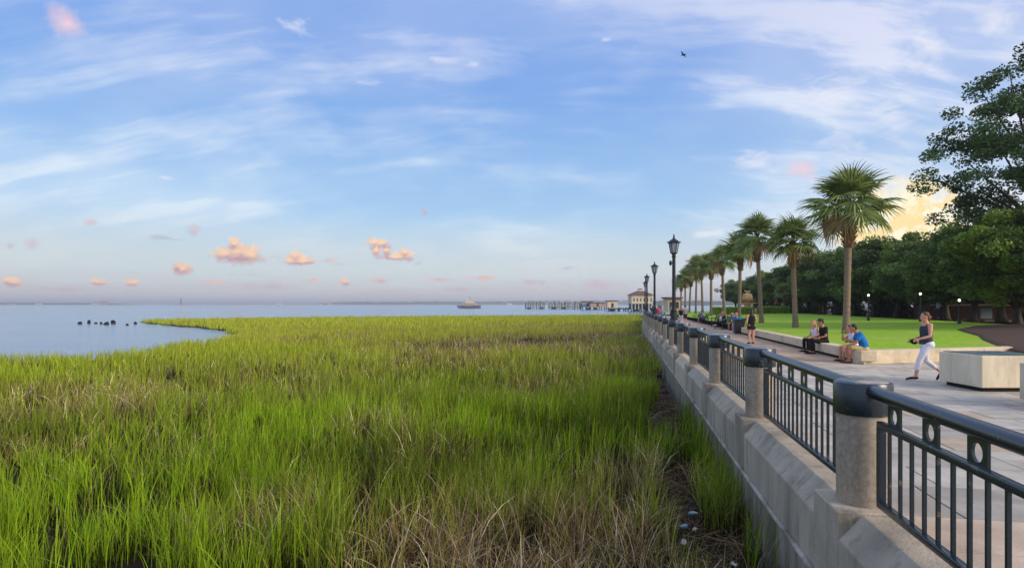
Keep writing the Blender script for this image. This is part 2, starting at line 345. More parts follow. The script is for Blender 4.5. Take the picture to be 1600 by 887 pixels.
def np_mesh(name, co, faces_flat, loop_start, loop_total, tint=None):
    me = bpy.data.meshes.new(name)
    me.vertices.add(len(co)); me.vertices.foreach_set('co', co.astype(np.float32).ravel())
    me.loops.add(len(faces_flat)); me.loops.foreach_set('vertex_index', faces_flat.astype(np.int32))
    me.polygons.add(len(loop_start)); me.polygons.foreach_set('loop_start', loop_start.astype(np.int32))
    me.update(calc_edges=True)
    if tint is not None:
        at = me.attributes.new('tint', 'FLOAT_COLOR', 'POINT'); at.data.foreach_set('color', tint.astype(np.float32).ravel())
    return me
def _h(ix, iy, seed):
    n = (ix.astype(np.int64) * 374761393 + iy.astype(np.int64) * 668265263 + seed * 1442695041) & 0x7fffffff
    n = ((n ^ (n >> 13)) * 1274126177) & 0x7fffffff
    return ((n ^ (n >> 16)) & 0xffff) / 65535.0
def vnoise(x, y, seed=0):
    x = np.asarray(x, float); y = np.asarray(y, float); ix, iy = np.floor(x), np.floor(y); fx, fy = x - ix, y - iy
    fx = fx*fx*(3-2*fx); fy = fy*fy*(3-2*fy)
    a = _h(ix, iy, seed); b = _h(ix+1, iy, seed); c = _h(ix, iy+1, seed); d = _h(ix+1, iy+1, seed)
    return (a*(1-fx)+b*fx)*(1-fy)+(c*(1-fx)+d*fx)*fy
def fbm(x, y, seed=0, o=3):
    s = 0; a = 0.5; t = 0
    for i in range(o): s = s + a * vnoise(x * 2**i, y * 2**i, seed + i*17); t += a; a *= 0.5
    return s / t
ORD = ['nearest', 'second', 'third', 'fourth', 'fifth', 'sixth', 'seventh', 'eighth', 'ninth', 'tenth', 'eleventh', 'twelfth', 'thirteenth',
       'fourteenth', 'fifteenth', 'sixteenth', 'seventeenth', 'eighteenth', 'nineteenth', 'twentieth']

# ------------------------------------------------------------------ the setting: marsh, water, promenade, lawn
MUDZ, WATZ = -1.2, -1.32
def cz(px, py, h):                      # shoreline point in promenade coordinates
    Z = FPX * h / (py - HOR); return cw((px - 800) / FPX * Z, Z)
shore = [cw(-70, -30), cw(-60, 18), cz(-300, 556, 2.47), cz(0, 551, 2.47), cz(110, 546, 2.47), cz(220, 538, 2.47), cz(290, 528, 2.47), cz(332, 521, 2.47),
         cw(-28.5, 60), cw(-31.5, 65), cz(332, 516, 3.05), cz(300, 512, 3.05), cz(262, 509, 3.05), cw(-60.5, 98), cw(-66, 107), cw(-60, 117), cw(-40, 129), cw(-14, 141), cw(20, 152), cw(36, 160),
         (16, 166), (4.6, 112), (2.7, 86), (2.15, 72), (1.75, 56), (1.68, 44), (1.68, -30)]
SHP = np.array(shore)
def inside(x, y, P=SHP):
    r = np.zeros(np.shape(x), bool); j = len(P) - 1
    for i in range(len(P)):
        xi, yi = P[i]; xj, yj = P[j]
        c = ((yi > y) != (yj > y)) & (x < (xj - xi) * (y - yi) / (yj - yi + 1e-12) + xi); r ^= c; j = i
    return r
def edge_dist(x, y, P=SHP):
    d = np.full(np.shape(x), 1e9)
    for i in range(1, len(P) - 8):
        a = P[i]; b = P[i+1]; ab = b - a; t = np.clip(((x-a[0])*ab[0]+(y-a[1])*ab[1])/(ab@ab), 0, 1)
        d = np.minimum(d, np.hypot(x-a[0]-t*ab[0], y-a[1]-t*ab[1]))
    return d
def marsh_z(x, y):
    ed = edge_dist(x, y) * np.where(inside(x, y), 1, -1) + (fbm(x*0.35, y*0.35, 5) - 0.5) * 2.4
    return MUDZ + 0.16 * (fbm(x * 0.5, y * 0.5, 3) - 0.5) - 0.75 * np.clip(0.5 - ed / 2.4, 0, 1)
def bend(s): return 0.0006 * max(0.0, s - 45) ** 2
def build_marsh():
    xs = np.concatenate([np.arange(-150, -40, 2.5), np.arange(-40, 6.0, 0.5), np.arange(6, 60, 4.0)]); ys = np.concatenate([np.arange(-12, 30, 0.5), np.arange(30, 185, 1.5)])
    X, Y = np.meshgrid(xs, ys); Z = marsh_z(X, Y)
    near = (X < 1.7) & (X > 0.2) & (Y < 30); Z = Z + np.where(near, 0.10 * (fbm(X*2.1, Y*2.1, 9) - 0.4), 0)
    ny, nx = X.shape; idx = np.arange(nx*ny).reshape(ny, nx)
    q = np.stack([idx[:-1,:-1], idx[:-1,1:], idx[1:,1:], idx[1:,:-1]], -1).reshape(-1, 4)
    me = np_mesh('marsh_ground', np.stack([X, Y, Z], -1).reshape(-1, 3), q.ravel(), np.arange(len(q))*4, None)
    me.polygons.foreach_set('use_smooth', [True]*len(me.polygons))
    tag(new_obj('marsh_ground', me, None, mud_m), kind='structure')
def build_water():
    m = bpy.data.materials.new('harbour_water'); m.use_nodes = True; nt = m.node_tree; nt.nodes.clear(); nn = lambda t: nt.nodes.new(t); ln = nt.links.new
    out = nn('ShaderNodeOutputMaterial'); p = nn('ShaderNodeBsdfPrincipled'); p.inputs['Base Color'].default_value = (*lin(82, 118, 150), 1)
    p.inputs['Roughness'].default_value = 0.16; p.inputs['IOR'].default_value = 1.33; p.inputs['Specular IOR Level'].default_value = 0.5
    geo = nn('ShaderNodeNewGeometry'); mp = nn('ShaderNodeMapping'); ln(geo.outputs['Position'], mp.inputs[0])
    mp.inputs['Rotation'].default_value = (0, 0, -PHI); mp.inputs['Scale'].default_value = (0.5, 1.3, 1)
    n1 = nn('ShaderNodeTexNoise'); ln(mp.outputs[0], n1.inputs['Vector']); n1.inputs['Scale'].default_value = 1.1; n1.inputs['Detail'].default_value = 4
    n2 = nn('ShaderNodeTexNoise'); ln(mp.outputs[0], n2.inputs['Vector']); n2.inputs['Scale'].default_value = 0.05; n2.inputs['Detail'].default_value = 3
    mul = nn('ShaderNodeMath'); mul.operation = 'MULTIPLY'; ln(n1.outputs[0], mul.inputs[0]); ln(n2.outputs[0], mul.inputs[1])
    bp = nn('ShaderNodeBump'); bp.inputs['Strength'].default_value = 0.55; bp.inputs['Distance'].default_value = 0.35
    ln(mul.outputs[0], bp.inputs['Height']); ln(bp.outputs[0], p.inputs['Normal']); ln(p.outputs[0], out.inputs[0])
    bm = bmesh.new(); r = 14000
    vs = [bm.verts.new(v) for v in [(-r, -r, WATZ), (r, -r, WATZ), (r, r, WATZ), (-r, r, WATZ)]]; bm.faces.new(vs)
    tag(fin(bm, 'water', m), kind='structure')
WALLS = (6.95, 19.7)                         # outer corner of the seat wall
def lawn_z(x, y): return 0.34 + 0.45 * np.clip((x - 8) / 26, 0, 1) ** 1.5 + 0.05 * (fbm(x*0.2, y*0.2, 8) - 0.5)
LB, LC = (7.25, 20.15), (26.0, 29.2)         # lawn's near edge (inside the seat wall)
def build_ground():
    bm = bmesh.new(); 
    vs = [bm.verts.new(v) for v in [(1.9, -12, -0.05), (420, -12, -0.05), (420, 190, -0.05), (30, 190, -0.05), (2.4, 96, -0.05)]]; bm.faces.new(vs)
    tag(fin(bm, 'park_ground', soil_m), kind='structure')
    bm = bmesh.new()                          # tan paving between rail and lawn, from the flagstones on
    pts = [(2.10, 18.6), (6.9, 20.4)] + [(7.35, 20.6), (7.35, 100)] + [(2.10 + bend(s), s) for s in (92, 84, 76, 68, 60, 52, 45)]
    bm.faces.new([bm.verts.new((x, y, 0.0)) for x, y in pts]); tag(fin(bm, 'promenade_paving', gravel_m), kind='structure')
    X, Y = np.meshgrid(np.arange(0, 1.0001, 1/60), np.arange(0, 1.0001, 1/60))
    xs = LB[0] + X * 16.2; y0 = LB[1] + (xs - LB[0]) * (LC[1]-LB[1])/(LC[0]-LB[0]); ys = y0 + Y * (125 - y0)
    Z = lawn_z(xs, ys); idx = np.arange(61*61).reshape(61, 61)
    q = np.stack([idx[:-1,:-1], idx[:-1,1:], idx[1:,1:], idx[1:,:-1]], -1).reshape(-1, 4)
    me = np_mesh('lawn', np.stack([xs, ys, Z], -1).reshape(-1, 3), q.ravel(), np.arange(len(q))*4, None); me.polygons.foreach_set('use_smooth', [True]*len(me.polygons))
    tag(new_obj('lawn', me, None, lawn_m), kind='structure')
    # mulch bed, a heaped sheet lying on the lawn
    P = np.array([px_ground(x, y, 0.5).xy for x, y in [(1494,513),(1520,509),(1560,508),(1640,508),(1760,512),(1760,560),(1640,548),(1596,541),(1560,535),(1536,527),(1528,521),(1508,517)]])
    bm = bmesh.new(); c = P.mean(0); rows = []
    for t in (1.0, 0.93, 0.8, 0.55, 0.25):
        r_ = []
        for a, b in zip(P, np.roll(P, -1, 0)):
            for u in (0, 0.5):
                p = c + ((a*(1-u)+b*u) - c) * t
                r_.append(bm.verts.new((p[0], p[1], float(lawn_z(p[0], p[1])) + (0.0 if t == 1 else 0.05 + 0.06*(1-t)))))
        rows.append(r_)
    for r0, r1 in zip(rows, rows[1:]):
        for i in range(len(r0)): bm.faces.new((r0[i], r0[(i+1) % len(r0)], r1[(i+1) % len(r0)], r1[i]))
    bm.faces.new(rows[-1]); tag(fin(bm, 'mulch_bed', mulch_m, smooth=True), kind='structure')
def build_flagstones():
    bm = bmesh.new()
    pts = [(2.10, -6), (22, -6), (22, 27.3), (7.2, 20.45), (2.10, 18.55)]
    bm.faces.new([bm.verts.new((x, y, -0.012)) for x, y in pts])
    root = tag(fin(bm, 'flagstone_pavement', grout_m), kind='structure')
    rr = random.Random(3); y = 0.4; n = 0
    while y < 26:
        h = rr.choice([0.62, 0.78, 0.95]); x = 2.13
        while x < 17:
            w = rr.choice([0.7, 0.95, 1.2, 1.45]); top = 18.6 + (x + w - 2.1) * 0.375 if x + w < 6.95 else 20.35 + (x - 7.2) * 0.47
            hh = min(h, top - y); tan = rr.random() < .13
            if hh > 0.12 and math.hypot(x, y) > 2.2:
                bm = bmesh.new(); g = 0.008; box(bm, -w/2+g, w/2-g, -hh/2+g, hh/2-g, -0.03, 0.0)
                bevel(bm, 0.004, 1, [e for e in bm.edges if all(v.co.z > -0.001 for v in e.verts)])
                o = fin(bm, 'flagstone', slab2_m if tan else slab_m, root); o.location = (x + w/2, y + hh/2, rr.uniform(-0.002, 0.002)); n += 1
            x += w
        y += h
build_marsh(); build_water(); build_ground(); build_flagstones()

# ------------------------------------------------------------------ sea wall, pillars, railings, lamps
RA, S0, BAY = 1.97, 5.55, 3.93
def sea_wall():
    root = empty('sea_wall', (1.68, 5, -1.2)); tag(root, 'long grey concrete sea wall with sloped coping along the marsh edge', 'wall')
    root.location = (0, 0, 0)
    up = [(2.10, -0.25), (2.10, 0.13), (1.85, 0.13), (1.68, -0.07), (1.68, -0.56), (2.0, -0.56)]
    lo = [(2.0, -0.60), (1.66, -0.60), (1.66, -1.75), (2.0, -1.75)]
    def sweep(name, prof, m, s0, s1, bev=0.0):
        bm = bmesh.new(); prism(bm, prof, s0, s1)
        if bev: bevel(bm, bev, 1)
        o = fin(bm, name, m, root); return o
    for k in range(-2, 21):
        a, b = S0 + BAY * k, S0 + BAY * (k + 1); dx = bend((a + b) / 2)
        o = sweep('coping', up, coping_m if k % 5 == 3 else concrete, a + 0.316, b - 0.316, 0.008); o.location.x = dx
        o = sweep('wall_panel', lo, tidal_m, a + 0.007, b - 0.007, 0.006); o.location.x = dx
        o = sweep('ledge', [(2.0, -0.602), (1.64, -0.597), (1.64, -0.578), (1.665, -0.562), (2.0, -0.562)], stain_m, a + 0.012, b - 0.012); o.location.x = dx
        bm = bmesh.new(); box(bm, 1.672, 2.11, a - 0.31, a + 0.31, -0.56, 0.15); bevel(bm, 0.012, 1)
        o = fin(bm, 'plinth', concrete, root); o.location.x = bend(a)
    boxo('wall_core', 1.80, 2.0, S0 - 2*BAY, 46, -1.75, -0.1, darkgap_m, root)
sea_wall()
def pillar_proto():
    t = empty('rail_pillar', (0, 0, 0))
    bm = bmesh.new(); lathe(bm, [(0.195, 0.0), (0.2, 0.008), (0.2, 0.74), (0.19, 0.75)], 32); fin(bm, 'shaft', pillar_m, t, True)
    bm = bmesh.new(); lathe(bm, [(0.2, 0.735), (0.218, 0.742), (0.222, 0.76), (0.222, 0.985), (0.215, 1.0), (0.2, 1.006)], 32); fin(bm, 'cap', paint_m, t, True)
    bm = bmesh.new(); lathe(bm, [(0.197, 1.006), (0.19, 1.013), (0.12, 1.019), (0.02, 1.021)], 32); fin(bm, 'cap_top', captop_m, t, True)
    for ch in t.children:
        m = ch.modifiers.new('e', 'EDGE_SPLIT'); m.split_angle = R(40)
    return t
pp = pillar_proto(); NP = 19
for k in range(NP):
    o = pp if k == 0 else copy_tree(pp); s = S0 + BAY * k
    o.location = (RA + bend(s), s, 0.15)
    lam = ' with a lamp post on top' if k in (5, 9, 13, 17) else ''
    tag(o, ('round concrete rail pillar with worn dark cap, nearest to the viewer' if k == 0 else
        f'round concrete rail pillar with dark cap{lam}, {ORD[k]} from the near end'), 'pillar', 'rail pillars along the sea wall')
PL0 = 0.345                                  # panel starts this far from a pillar's centre
def ring_plate(w, z0, z1, r):
    bm = bmesh.new(); n = 24; zc = (z0 + z1) / 2; hw, hh = w / 2, (z1 - z0) / 2
    def lay(y):
        O, I = [], []
        for i in range(n):
            a = 2*math.pi*i/n; c, s = math.cos(a), math.sin(a); k = 1 / max(abs(c)/1.0, abs(s)/1.0)
            O.append(bm.verts.new((y, c*k*hw, zc + s*k*hh))); I.append(bm.verts.new((y, c*r, zc + s*r)))
        return O, I
    O1, I1 = lay(-0.009); O2, I2 = lay(0.009)
    for i in range(n):
        j = (i+1) % n
        for q in ((O1[i], O1[j], I1[j], I1[i]), (O2[i], I2[i], I2[j], O2[j]), (O1[i], O2[i], O2[j], O1[j]), (I1[i], I1[j], I2[j], I2[i])): bm.faces.new(q)
    me_bm = bm; bmesh.ops.recalc_face_normals(me_bm, faces=me_bm.faces[:]); me = bpy.data.meshes.new('ring_plate'); me_bm.to_mesh(me); me_bm.free(); me.materials.append(paint_m); return me
def panel_proto():
    Ln = BAY - 2 * PL0; sp = Ln / 18
    t = empty('railing_panel', (0, 0, 0))
    bm = bmesh.new(); tube(bm, [(0, -0.16, 1.095), (0, Ln + 0.16, 1.095)], 0.053, 20); fin(bm, 'top_rail', paint_m, t, True).modifiers.new('e', 'EDGE_SPLIT')
    bm = bmesh.new(); box(bm, -0.028, 0.028, 0.0, Ln, 0.835, 0.888); bevel(bm, 0.012, 2); fin(bm, 'middle_rail', paint_m, t, True)
    bm = bmesh.new(); box(bm, -0.028, 0.028, 0.0, Ln, 0.215, 0.268); bevel(bm, 0.010, 2); fin(bm, 'bottom_rail', paint_m, t, True)
    bm = bmesh.new(); box(bm, -0.026, 0.026, 0.002, 0.054, 0.266, 0.838); po = fin(bm, 'end_post', paint_m, t)
    p2 = po.copy(); COL.objects.link(p2); p2.parent = t; p2.location.y = Ln - 0.056
    bm = bmesh.new(); box(bm, -0.011, 0.011, -0.011, 0.011, 0.264, 0.838); b0 = fin(bm, 'bar', paint_m, t); b0.location.y = sp
    for i in range(1, 17):
        b = b0.copy(); COL.objects.link(b); b.parent = t; b.location.y = sp * (i + 1)
    me = ring_plate(sp * 1.0 + 0.02, 0.884, 1.042, 0.056)
    for i in range(6):
        o = new_obj('ring_plate', me, t); o.location.y = sp * (1.5 + 3 * i)
    return t
rp = panel_proto()
for k in range(-1, NP - 1):
    o = rp if k == -1 else copy_tree(rp); s = S0 + BAY * k
    o.location = (RA + bend(s + BAY/2), s + PL0, 0)
    o.rotation_euler.z = -math.atan2(bend(s + BAY) - bend(s), BAY)
    tag(o, ('dark steel railing panel with ring plates, cut by the right picture edge' if k == -1 else
            f'dark steel railing panel with ring plates, between the {ORD[k]} and {ORD[k+1]} pillars'), 'railing', 'railing panels on the sea wall')
glass_m = mat('lantern_glass', lin(150,160,170), lin(120,130,140), 6, 0.25, spec=0.6)
def lamp_post():
    t = empty('lamp_post', (0, 0, 0))
    bm = bmesh.new(); lathe(bm, [(0.17, 0), (0.17, 0.05), (0.13, 0.07), (0.12, 0.33), (0.14, 0.36), (0.10, 0.42), (0.085, 0.52)], 12); fin(bm, 'base', iron_m, t)
    bm = bmesh.new(); lathe(bm, [(0.075, 0.5), (0.066, 2.5), (0.085, 2.53), (0.085, 2.57), (0.05, 2.62), (0.05, 2.66)], 12); fin(bm, 'pole', iron_m, t)
    bm = bmesh.new(); lathe(bm, [(0.04, 2.6), (0.13, 2.66), (0.13, 2.69), (0.04, 2.70)], 6); fin(bm, 'lantern_base', iron_m, t)
    for i in range(6):                        # six panes and six ribs
        a0, a1 = 2*math.pi*i/6, 2*math.pi*(i+1)/6
        P = lambda a, r, z: Vector((r*math.cos(a), r*math.sin(a), z))
        bm = bmesh.new(); bm.faces.new([bm.verts.new(v) for v in (P(a0, .125, 2.69), P(a1, .125, 2.69), P(a1, .2, 3.08), P(a0, .2, 3.08))]); fin(bm, 'pane', glass_m, t)
        bm = bmesh.new(); tube(bm, [P(a0, .128, 2.68), P(a0, .205, 3.09)], 0.012, 5); fin(bm, 'rib', iron_m, t)
    bm = bmesh.new(); lathe(bm, [(0.25, 3.08), (0.26, 3.11), (0.15, 3.19), (0.05, 3.26), (0.03, 3.33), (0.035, 3.36), (0.01, 3.44)], 6); fin(bm, 'lantern_roof', iron_m, t)
    for i in range(6):
        a = 2*math.pi*i/6; bm = bmesh.new(); tube(bm, [(0.245*math.cos(a), 0.245*math.sin(a), 3.09), (0.275*math.cos(a), 0.275*math.sin(a), 3.16)], [0.016, 0.004], 5); fin(bm, 'crest_tip', iron_m, t)
    return t
lp = lamp_post()
for i, k in enumerate((5, 9, 13, 17)):
    o = lp if i == 0 else copy_tree(lp); s = S0 + BAY * k; o.location = (RA + bend(s), s, 1.171)
    tag(o, ['tall black lantern lamp post on the rail, nearest and largest of the row', 'black lantern lamp post on the rail, second of the row',
            'black lantern lamp post on the rail, third of the row', 'farthest and smallest black lantern lamp post on the rail'][i], 'lamp post', 'lantern posts on the rail')
bm = bmesh.new(); ball(bm, (0, 0, 0), 0.06, 0.06, 0.11, 2); box(bm, 0.03, 0.14, -0.012, 0.012, -0.02, 0.02)
o = fin(bm, 'pole_fitting', iron_m, smooth=True); o.location = (RA - 0.13, S0 + BAY * 5, 3.45); tag(o, 'small dark fitting clamped to the nearest lamp pole', 'fitting')  # small box fitting on the pole, gives no light

# ------------------------------------------------------------------ seat wall and stone boxes
def seat_wall():
    root = empty('seat_wall', (0, 0, 0)); tag(root, 'low pale stone seat wall edging the lawn, turning a corner', 'wall')
    def run(p0, p1, n, first=None):
        p0, p1 = Vector(p0), Vector(p1); d = (p1 - p0); Ln = d.length; rz = math.atan2(d.y, d.x); seg = Ln / n
        for i in range(n):
            bm = bmesh.new(); box(bm, 0.006, seg - 0.006, 0.0, 0.44, 0.10, 0.41); bevel(bm, 0.018, 2)
            o = fin(bm, 'stone_block', granite_m, root); q = p0 + d.normalized() * seg * i; o.location = (q.x, q.y, 0); o.rotation_euler.z = rz
        bm = bmesh.new(); box(bm, 0.05, Ln - 0.35, 0.09, 0.38, -0.04, 0.11); o = fin(bm, 'plinth', darkgap_m if first else granite_m, root); o.location = (p0.x, p0.y, 0); o.rotation_euler.z = rz
    run((WALLS[0], 38.6), WALLS, 8, True)             # its outer side faces the rail
    # the run that turns away to the right; outer side faces the viewer
    p0, p1 = Vector(WALLS), Vector((20.0, 26.0)); d = p1 - p0; Ln = d.length; n = 6; rz = math.atan2(d.y, d.x)
    for i in range(n):
        seg = Ln / n; bm = bmesh.new(); box(bm, 0.006 + (0.0 if i else 0.10), seg - 0.006, 0.0, 0.44, 0.0, 0.406); bevel(bm, 0.018, 2)
        o = fin(bm, 'stone_block', granite_m, root); q = p0 + d.normalized() * seg * i; o.location = (q.x, q.y, 0); o.rotation_euler.z = rz
seat_wall()
def stone_box(X0, Z0, w, dpt, h, label):
    t = empty('stone_box', (*cw(X0 + w/2, Z0 + dpt/2), 0), PHI * -1 + 0.0); tag(t, label, 'stone box', 'pale stone boxes on the pavement')
    t.rotation_euler.z = PHI
    x, y = w/2, dpt/2
    bm = bmesh.new(); box(bm, -x + .10, x - .10, -y + .10, y - .10, -0.01, 0.09); fin(bm, 'plinth', darkgap_m, t)
    bm = bmesh.new(); box(bm, -x, x, -y, y, 0.085, h); bevel(bm, 0.02, 2); fin(bm, 'body', planter_m, t)
    bm = bmesh.new(); box(bm, -x + .05, x - .05, -y + .05, y - .05, h - 0.02, h + 0.014); bevel(bm, 0.006, 1); fin(bm, 'top_plate', verdigris_m, t)
stone_box(9.62, 12.45, 1.35, 1.25, 0.74, 'pale square stone box with green metal top, behind the walking woman')
stone_box(9.22, 9.8, 1.35, 1.25, 0.74, 'pale square stone box with green metal top, cut by the right picture edge')

# ------------------------------------------------------------------ trees
def leaf_cloud(pts, size, cols, aspect=1.7, seed=0, up=0.25, fold=0.0):
    """one small rhombic leaf per point"""
    g = np.random.default_rng(seed); n = len(pts)
    nr = g.normal(size=(n, 3)); nr[:, 2] = np.abs(nr[:, 2]) + up; nr /= np.linalg.norm(nr, axis=1)[:, None]
    t = g.normal(size=(n, 3)); t -= (t * nr).sum(1)[:, None] * nr; t /= np.linalg.norm(t, axis=1)[:, None]; b = np.cross(nr, t)
    s = size * g.uniform(0.6, 1.35, n)[:, None]
    v = np.stack([pts - t*s*aspect/2, pts + b*s/2 - nr*s*0.12, pts + t*s*aspect/2, pts - b*s/2 - nr*s*0.12], 1).reshape(-1, 3)
    return v, np.repeat(cols, 4, 0)
def quad_mesh(name, v, tint):
    n = len(v) // 4; return np_mesh(name, v, np.arange(n*4), np.arange(n)*4, None, np.concatenate([tint, np.ones((len(tint), 1))], 1))
oak_leaf = leafmat('oak_leaf', 0.30, 0.5, 0.3, 0.18); palm_leaf = leafmat('palm_leaf', 0.30, 0.42, 0.4); marsh_blade = leafmat('marsh_blade', 0.20, 0.6, 0.08)
hedge_leaf = leafmat('hedge_leaf', 0.3, 0.5, 0.3)
def oak_parts(seed, H, Rc, trunk_h, nclump, per, leaf, c_dark, c_light, zflat=0.62, tr=0.35, sgr=(.07, .12)):
    g = np.random.default_rng(seed); rr = random.Random(seed)
    cc = []
    while len(cc) < nclump:
        p = g.uniform(-1, 1, 3); r = np.linalg.norm(p)
        if r > 1 or r < 0.45 or (p[2] < -0.75): continue
        w = 0.82 + 0.36 * vnoise(np.array(p[0]*2+5), np.array(p[1]*2+p[2]*1.7+9), seed)
        cc.append((p[0]*Rc*w, p[1]*Rc*w, trunk_h + (H-trunk_h)*0.5 + p[2]*(H-trunk_h)*zflat*0.84*w))
    cc = np.array(cc)
    P, Cc = [], []
    for c in cc:
        n = int(per * g.uniform(0.6, 1.4)); sg = Rc * g.uniform(*sgr)
        q = g.normal(size=(n, 3)) * (sg, sg, sg*0.62); l = np.linalg.norm(q / (sg, sg, sg*0.62), axis=1); q *= (np.minimum(l, 1.9) / np.maximum(l, 1e-6))[:, None]
        P.append(c + q); k = np.clip(g.normal(0.45, 0.28) + g.normal(0, 0.2, n), 0, 1)[:, None]
        Cc.append(np.array(c_dark) * (1-k) + np.array(c_light) * k)
    v, t = leaf_cloud(np.concatenate(P), leaf, np.concatenate(Cc), 1.6, seed + 1)
    crown = quad_mesh('crown', v, t); crown.materials.append(oak_leaf)
    bm = bmesh.new(); fork = Vector((rr.uniform(-.3, .3), rr.uniform(-.3, .3), trunk_h))
    loft(bm, [((0, 0, -0.3), tr*1.6, tr*1.6), ((0, 0, 0.3), tr*1.1, tr*1.1), (fork*0.55, tr*0.9, tr*0.9), (fork, tr*0.8, tr*0.8), (fork + Vector((0, 0, 0.5)), tr*0.5, tr*0.5)], 10)
    for c in cc[:: max(1, nclump // 48)]:
        e = Vector(c); m_ = fork.lerp(e, 0.45) + Vector((rr.uniform(-.5, .5), rr.uniform(-.5, .5), rr.uniform(0, .9)))
        tube(bm, [fork + Vector((0, 0, -0.1)), fork.lerp(m_, 0.5) + Vector((0, 0, 0.2)), m_, m_.lerp(e, 0.55), e], [tr*0.5, tr*0.36, tr*0.24, tr*0.13, 0.02], 6)
    bmesh.ops.recalc_face_normals(bm, faces=bm.faces[:]); me = bpy.data.meshes.new('trunk'); bm.to_mesh(me); bm.free(); me.materials.append(bark_m)
    me.polygons.foreach_set('use_smooth', [True]*len(me.polygons))
    return me, crown
def place_tree(name, parts, loc, rz, sc, label, cat='tree', group=None):
    t = empty(name, loc, rz); t.scale = (sc, sc, sc); tag(t, label, cat, group)
    new_obj('trunk', parts[0], t); new_obj('crown', parts[1], t); return t
G1, G2 = lin(58, 80, 36), lin(128, 154, 66)
OAKS = [oak_parts(11 + i, 8.6, 5.4, 1.5, 190, 190, 0.20, G1, G2, 0.64) for i in range(3)]
oak_spots = [(1590, 24.5, 1.0), (1565, 29.5, 1.0), (1520, 27.5, .95), (1478, 28.5, 1.0), (1440, 27.5, 1.0), (1402, 28.5, .98), (1365, 27.5, .97), (1335, 28.5, .96), (1306, 27.5, 1.0),
             (1283, 28.5, .92), (1263, 27.5, .95), (1243, 29, .98), (1226, 28, .92), (1209, 29, 1.0), (1194, 28, .9), (1178, 29, .95), (1164, 29, .92), (1150, 30, .95)]
TLX, TLY = [1140, 1200, 1235, 1260, 1300, 1340, 1400, 1470, 1500, 1600], [444, 428, 420, 408, 399, 388, 378, 374, 364, 345]
for i, (px, a, sc) in enumerate(oak_spots):
    t = (px - 800) / FPX; s = a * (cF + t * sF) / (t * cF - sF)       # on the sight line through px at this distance across
    gz = float(lawn_z(a, s)) - 0.05; Zc = s * cF - a * sF; sc = (CAMZ - gz + (HOR - np.interp(px, TLX, TLY)) * Zc / FPX) / 8.7 * (.94 + .1 * (i % 3) / 2)
    place_tree('oak_tree', OAKS[i % 3], (a, s, gz), i * 1.9, sc, f'dense dark live oak behind the lawn, {ORD[i] if i else "first"} of the row counting from the right', 'tree', 'live oaks behind the lawn')
for i, (px, a, sc) in enumerate([(1600, 37, 1.15), (1530, 38, 1.1), (1455, 38, 1.15), (1390, 39, 1.1), (1340, 39, 1.1), (1290, 40, 1.1), (1250, 41, 1.1)]):
    t = (px - 800) / FPX; s = a * (cF + t * sF) / (t * cF - sF)
    sc = (CAMZ - .2 + (HOR - np.interp(px, TLX, TLY) - 4) * (s * cF - a * sF) / FPX) / 8.7
    place_tree('oak_tree', OAKS[(i + 1) % 3], (a, s, 0.2), i * 2.3 + 1, sc, f'dark oak in the back row behind the lawn, {ORD[i] if i else "first"} from the right', 'tree', 'back row of oaks')
BIG = oak_parts(41, 15.6, 6.4, 4.0, 330, 230, 0.115, lin(52, 74, 44), lin(116, 146, 84), 0.60, 0.42, (.045, .075))
p = px_depth(1666, 500, 35.0); place_tree('oak_tree', BIG, (p.x, p.y, 0.5), 0.6, 1.0, 'tall airy oak rising above all other trees at the right edge')
NEAR = oak_parts(57, 6.6, 4.2, 1.7, 210, 300, 0.11, lin(62, 86, 34), lin(130, 154, 58), 0.62, 0.28, (.06, .10))
p = px_depth(1622, 500, 33.0); place_tree('oak_tree', NEAR, (p.x, p.y, 0.5), 2.6, 1.0, 'lighter green bushy oak under the tall oak by the mulch bed')

